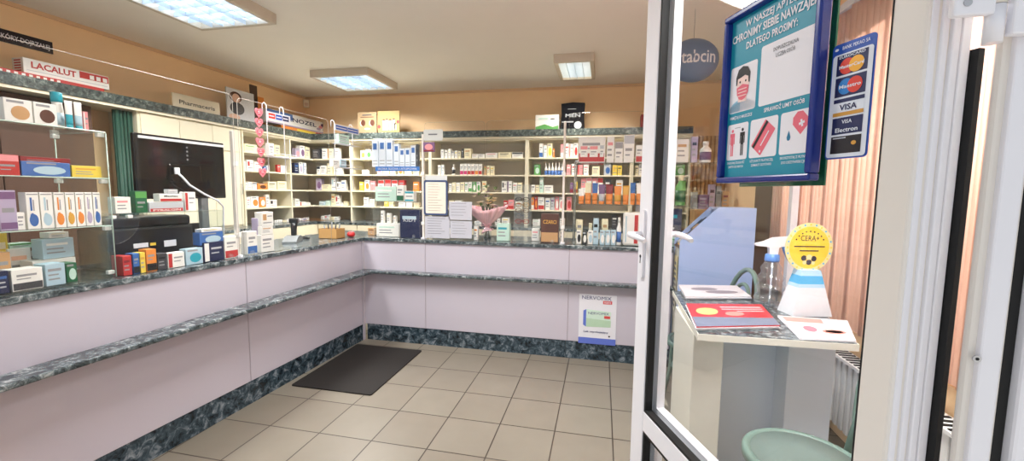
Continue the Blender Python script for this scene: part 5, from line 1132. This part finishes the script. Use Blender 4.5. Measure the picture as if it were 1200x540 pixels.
sheaf(['white brochure in the rear pile, lowest', 'white brochure in the rear pile, one below the top', 'white brochure with grey leaf picture on top of the rear pile'], pq((803, 351), (880, 351), (863, 338), (795, 337)), 3, (M_mw, [(el(.38, .62, .22, .14), M_mg), (el(.62, .35, .26, .14), M_mg)]), h=.006)
sheaf(['magazine in the front pile, lowest', 'magazine in the front pile, second up', 'red magazine with yellow flower and white lines on the front pile'], pq((816, 387), (914, 385), (892, 360), (804, 359)), 3, (M_mred, [([(0, 0), (1, 0), (1, .3), (.0, .38)], M_mbl), (el(.22, .62, .14, .16), pbr('mag_yellow', (240, 214, 130), .4)), (el(.55, .5, .12, .1), M_mpk), ([(.42, .8), (.95, .8), (.95, .84), (.42, .84)], M_mw), ([(.42, .7), (.95, .7), (.95, .73), (.42, .73)], M_mw), ([(.6, .6), (.95, .6), (.95, .63), (.6, .63)], M_mw)]), h=.005)
sheaf(['leaflet under the pale pink one at the table corner', 'pale leaflet with pink lips and peach band at the table corner'], pq((938, 398), (1003, 401), (993, 377), (911, 371)), 2, (M_mw, [([(.05, .72), (.62, .72), (.62, .95), (.05, .95)], M_mpk), (el(.33, .42, .11, .13), pbr('lips_pink', (216, 120, 138), .4)), (el(.7, .34, .2, .1), M_mpk), (el(.7, .34, .15, .06), M_mw)]), h=.003)
# spray bottle
b0 = P(901, 357); sb = thing('spray_bottle', 'clear bubble shaped spray bottle with white and blue trigger on the table', 'bottle', (b0.x, b0.y, TT+.0006))
s = (b0-CAM).dot(FWD)/FPX                             # metres per survey step at this distance
R_ = 15.5*s
prof = [(R_*.9, 0), (R_*1.0, R_*.15), (R_*1.05, R_*.55), (R_*.80, R_*.98), (R_*.97, R_*1.35), (R_*.74, R_*1.75), (R_*.88, R_*2.1), (R_*.64, R_*2.5), (R_*.72, R_*2.8), (R_*.5, R_*3.2), (R_*.38, R_*3.35)]
pr2 = []
for (r0, z0), (r1, z1) in zip(prof, prof[1:]):
    for k in range(3): f = k/3; pr2.append((r0+(r1-r0)*(f*f*(3-2*f)), z0+(z1-z0)*f))
pr2.append(prof[-1])
MB().lathe(pr2, (0, 0, 0), M_bottle, 24).build('body', sb)
zt = R_*3.35; M_sbl = pbr('trigger_blue', (92, 142, 214), .35)
MB().lathe([(R_*.48, 0), (R_*.5, R_*.1), (R_*.46, R_*.5), (R_*.36, R_*.55)], (0, 0, zt-.002), M_sbl, 18).build('collar', sb)
mb = MB(); mb.prism([(-R_*1.25, R_*.75), (-R_*1.2, R_*.62), (-R_*.3, R_*.55), (-R_*.25, 0), (R_*.3, 0), (R_*.35, R_*.55), (R_*1.2, R_*.75), (R_*1.3, R_*1.15), (R_*.9, R_*1.35), (0, R_*1.25), (-R_*.6, R_*.95)], (0, R_*.22, zt+R_*.5), XV, ZV, -YV, R_*.44, M_upvc); mb.build('spray_head', sb)
mb = MB(); mb.prism([(R_*.55, R_*.95), (R_*1.0, R_*.95), (R_*1.15, R_*.3), (R_*1.3, -R_*.3), (R_*1.05, -R_*.2), (R_*.8, R_*.3)], (0, R_*.16, zt+R_*.3), XV, ZV, -YV, R_*.32, M_sbl); mb.build('trigger', sb)
MB().tube([(0, 0, .004), (R_*.06, 0, zt)], R_*.07, M_paper, 8).build('dip_tube', sb)
# cera+ disc on a tapering stand
c0 = P(942, 367); s = (c0-CAM).dot(FWD)/FPX
ce = thing('disc_stand', 'round yellow cera plus disc on a tapering white and blue card stand', 'stand', (c0.x, c0.y, TT+.0006), .22)
hh = 52*s; wb = 22.5*s; wt = 11*s
M_cb = pbr('stand_blue', (84, 176, 226), .5); M_cw = pbr('stand_white', (224, 226, 232), .5); M_cl = pbr('stand_lightblue', (176, 214, 238), .5)
mb = MB()
def fr(z): w = wb+(wt-wb)*z; return [(-w, -w*.62, z*hh), (w, -w*.62, z*hh), (w, w*.62, z*hh), (-w, w*.62, z*hh)]
for z0, z1, m in ((0, .62, M_cw), (.62, .70, M_cl), (.70, .88, M_cb), (.88, 1, M_cl)):
    A, B = fr(z0), fr(z1)
    for j in range(4): mb.face([A[j], A[(j+1) % 4], B[(j+1) % 4], B[j]], m)
mb.face(fr(0)[::-1], M_cw); mb.face(fr(1), M_cl); bmesh.ops.remove_doubles(mb.bm, verts=mb.bm.verts[:], dist=1e-6); mb.build('pedestal', ce)
mb = MB(); r = 27.5*s; zc = hh+r*.93
M_cy = pbr('disc_yellow', (240, 206, 70), .45); M_cp = pbr('disc_pale', (226, 218, 160), .45); M_cbk = pbr('disc_ink', (60, 56, 70), .5)
mb.prism(circ(r, 40, 0, zc, r*1.04), (0, .004, 0), XV, ZV, -YV, .006, M_cp)
mb.face([(p[0], -.0026, p[1]) for p in circ(r*.84, 36, 0, zc, r*.88)], M_cy)
for k in range(24):
    a = k*2*PI/24; mb.face([(p[0], -.0026, p[1]) for p in circ(r*.045, 6, r*.92*math.cos(a), zc+r*.96*math.sin(a))], M_cb if k % 2 else M_cy)
mb.text('CERA+', (0, -.0034, zc+r*.28), XV, ZV, r*.24, M_cbk, w=r*.78, bold=0)
for k, ww in ((.02, 1.3), (-.16, .8)): mb.face([(-r*ww/2, -.0034, zc+r*k), (r*ww/2, -.0034, zc+r*k), (r*ww/2, -.0034, zc+r*k+r*.045), (-r*ww/2, -.0034, zc+r*k+r*.045)], M_cbk)
for k in range(9):
    a = math.radians(30+15*k); cx, cz = r*.66*math.cos(a), zc+r*.68*math.sin(a); mb.face([(p[0], -.0034, p[1]) for p in circ(r*.035, 6, cx, cz)], M_cbk)
for cx, cz, rr, m in ((-.2, -.45, .12, M_cbk), (.02, -.42, .13, M_cp), (.22, -.47, .12, M_cbk), (.02, -.62, .12, M_cbk), (-.16, -.63, .09, M_cp), (.2, -.65, .08, M_cp)): mb.face([(p[0], -.0034, p[1]) for p in circ(r*rr, 10, r*cx, zc+r*cz)], m)
mb.build('disc', ce)
# blue sloped cabinet with leaflets
CYc = -.15; cx0 = on(797, 283, 1, CYc).x; cx1 = on(887, 243, 1, CYc).x
bcab = thing('leaflet_cabinet', 'pale blue side of a sloped leaflet cabinet behind the table', 'cabinet', (cx0, CYc, 0)); cw = cx1-cx0; cdp = .235
z_lo, z_hi = on(797, 283, 1, CYc).z, on(865, 243.5, 1, CYc).z; xs_ = on(842, 244, 1, CYc).x-cx0
side = [(0, .0), (cw, .0), (cw, z_hi), (xs_, z_hi), (0, z_lo)]
mb = MB(); mb.prism(side, (0, 0, 0), XV, ZV, YV, .018, M_bluecab); mb.build('side_panel', bcab); mb = MB(); mb.prism(side, (0, cdp-.018, 0), XV, ZV, YV, .018, M_bluecab); mb.build('side_panel', bcab)
bx(.006, .024, .018, cdp-.018, .06, z_lo-.06, M_creamedge).build('front_panel', bcab); bx(cw-.018, cw, .018, cdp-.018, 0, z_hi, M_bluecab).build('back_panel', bcab); bx(xs_, cw-.018, .018, cdp-.018, z_hi-.018, z_hi, M_bluecab).build('top_panel', bcab)
bx(.006, .03, .018, cdp-.018, 0, .06, M_gasket).build('kick_board', bcab)
sl = Vector((xs_, 0, z_hi-z_lo)); sl.normalize(); nr = Vector((-sl.z, 0, sl.x))
def slope(o, L0, L1, y0, y1, off, th, m, nm, par): 
    mb = MB(); b0_ = Vector((0, 0, z_lo-.055))+nr*off
    mb.prism([(L0, y0), (L1, y0), (L1, y1), (L0, y1)], b0_, sl, YV, nr, th, m); return mb.build(nm, par)
slope(None, .0, .31, .018, cdp-.018, 0, .006, M_brown, 'sloped_tray', bcab)
def sloped(label, L0, L1, y0, y1, off, m, m2):
    t = thing('leaflet_pack', label, 'leaflet', (cx0, CYc, 0))
    slope(None, L0, L1, y0, y1, off, .010, m, 'cover', t); slope(None, L0+.01, L1-.05, y0+.012, y1-.03, off+.0102, .0006, m2, 'cover_print', t)
sloped('yellow leaflet pile low on the sloped cabinet tray', .02, .13, .022, .12, .0065, col('gold'), M_paper)
sloped('orange leaflet pile high on the sloped cabinet tray', .19, .29, .022, .12, .0065, col('orange'), col('brown'))
sloped('grey leaflet pile in the middle of the sloped cabinet tray', .03, .13, .122, .215, .0065, col('grey'), M_paper)
sloped('black booklet pile at the top of the sloped cabinet tray', .17, .28, .122, .215, .0065, col('black'), col('tan'))
# notice strips on the cabinet edge
t = thing('notice_strip', 'narrow yellowish notice sheets hanging on the front of the sloped cabinet', 'paper', (cx0-.001, CYc+.06, .55))
bx(-.002, 0, 0, .12, .16, .34, pbr('paper_yellow', (232, 220, 170), .6)).build('sheet', t); bx(-.002, 0, .02, .11, -.08, .14, pbr('paper_cream2', (226, 222, 198), .6)).build('sheet', t)
mb = MB()
for k in range(9): mb.box(-.0028, -.002, .03, .10, -.05+k*.04, -.03+k*.04, M_ink)
mb.build('print', t)
# wooden end: dark panel and low shelf cabinet with small boxes at the end wall
wc = thing('wooden_cupboard', 'light wooden cupboard in the far corner behind the sloped cabinet', 'cupboard', (3.0, 1.18, 0))
bx(0, .40, 0, .5, 0, 1.20, M_woodlight, bev=.003).build('body', wc); bx(.005, .195, -.014, 0, .03, 1.17, M_woodlight, bev=.003).build('door', wc); bx(.205, .395, -.014, 0, .03, 1.17, M_woodlight, bev=.003).build('door', wc)
for i, (x0, x1, y, c1, c2) in enumerate(((811, 818, 225, 'grey', 'silver'), (819, 831, 228, 'purple', 'lilac'), (832, 839, 216, 'lilac', 'navy'), (840, 846, 218, 'grey', 'darkgrey'), (847, 855, 224, 'tan', 'maroon'))):
    put('carton', x0, x1, y, 1.2005, 'y', 1.24, c1, c2, 'lines', f'{c1} box with {c2} print on the light wooden cupboard', depth=.08)
dkp = thing('dark_board', 'dark brown board standing against the window wall behind the sloped cabinet', 'board', (RX-.03, .16, 0)); bx(0, .025, 0, .55, 0, 1.45, M_brown, bev=.003).build('board', dkp)

def chair(label, loc, rz):
    t = thing('bentwood_chair', label, 'chair', loc, rz, 'green bentwood chairs'); R = .195; zs = .43
    mb = MB(); mb.lathe([(R*.93, zs-.034), (R, zs-.030), (R, zs-.006), (R*.96, zs), (R*.86, zs-.002), (R*.85, zs-.02), (R*.85, zs-.034), (R*.93, zs-.034)], (0, 0, 0), M_green, 40, 1.0, 1.0, caps=False); mb.build('seat_rim', t)
    mb = MB(); mb.lathe([(0, zs-.014), (R*.4, zs-.011), (R*.86, zs-.003), (R*.86, zs-.02), (0, zs-.024)], (0, 0, 0), M_greenseat, 40); mb.build('seat', t)
    for a in (40, -40):
        c, s_ = math.cos(math.radians(a)), math.sin(math.radians(a)); MB().tube([(-.155*c, .155*s_*1.05, zs-.02), (-.165*c, .17*s_, .33), (-.175*c, .18*s_, .18), (-.215*c, .215*s_, 0)], [.017, .016, .014, .012], M_green, 10).build('leg', t)
    hoop = []
    for k in range(29):
        f = k/28; 
        if f < .3: g = f/.3; hoop.append((.185+.06*(1-g)**2*(.9) + .05*g, -.145-.03*g, g*.66))
        elif f > .7: g = (1-f)/.3; hoop.append((.185+.06*(1-g)**2*(.9) + .05*g, .145+.03*g, g*.66))
        else: g = (f-.3)/.4; a = PI*(1-g); hoop.append((.235+.045*math.sin(a), .175*math.cos(PI-a)*-1 if False else -.175*math.cos(PI*g), .66+.23*math.sin(a)))
    MB().tube(hoop, .0145, M_green, 10).build('back_hoop', t)
    inner = [(.172, -.10, zs-.01), (.205, -.108, .58)]+[(.225+.03*math.sin(PI*k/12), -.108*math.cos(PI*k/12), .66+.14*math.sin(PI*k/12)) for k in range(13)]+[(.205, .108, .58), (.172, .10, zs-.01)]
    MB().tube(inner, .0115, M_green, 10).build('inner_hoop', t)
    MB().tube([(.15*math.cos(2*PI*k/28), .15*math.sin(2*PI*k/28), .25) for k in range(28)], .009, M_green, 8, closed=True).build('stretcher_ring', t)
    return t
chair('green bentwood chair tucked under the far side of the leaflet table', (2.70, -.585, 0), math.radians(8))
chair('green bentwood chair in front of the leaflet table by the blind', (2.80, -1.755, 0), -.05)

# ------------------------------------------------------------------ light
w = bpy.data.worlds.new('sky'); sc.world = w; w.use_nodes = True; nt = w.node_tree
bg = nt.nodes['Background']; bg.inputs[0].default_value = (.86, .92, 1.0, 1); bg.inputs[1].default_value = .34
sl_ = bpy.data.lights.new('sun', 'SUN'); sl_.energy = 5.4; sl_.angle = .01; so_ = bpy.data.objects.new('sun', sl_); C.objects.link(so_); so_.location = (0, 6, 8); so_.rotation_euler = Vector((-.78, -.22, -.58)).to_track_quat('-Z', 'Y').to_euler()
sc.view_settings.view_transform = 'Standard'; sc.view_settings.look = 'None'; sc.view_settings.gamma = 1; sc.view_settings.use_curve_mapping = False
sc.view_settings.exposure = 1.22
sc.cycles.transparent_max_bounces = 48; sc.cycles.max_bounces = 10; sc.cycles.diffuse_bounces = 5
sc.cycles.use_denoising = True; sc.cycles.sample_clamp_indirect = 12.0; sc.cycles.caustics_reflective = False; sc.cycles.caustics_refractive = False
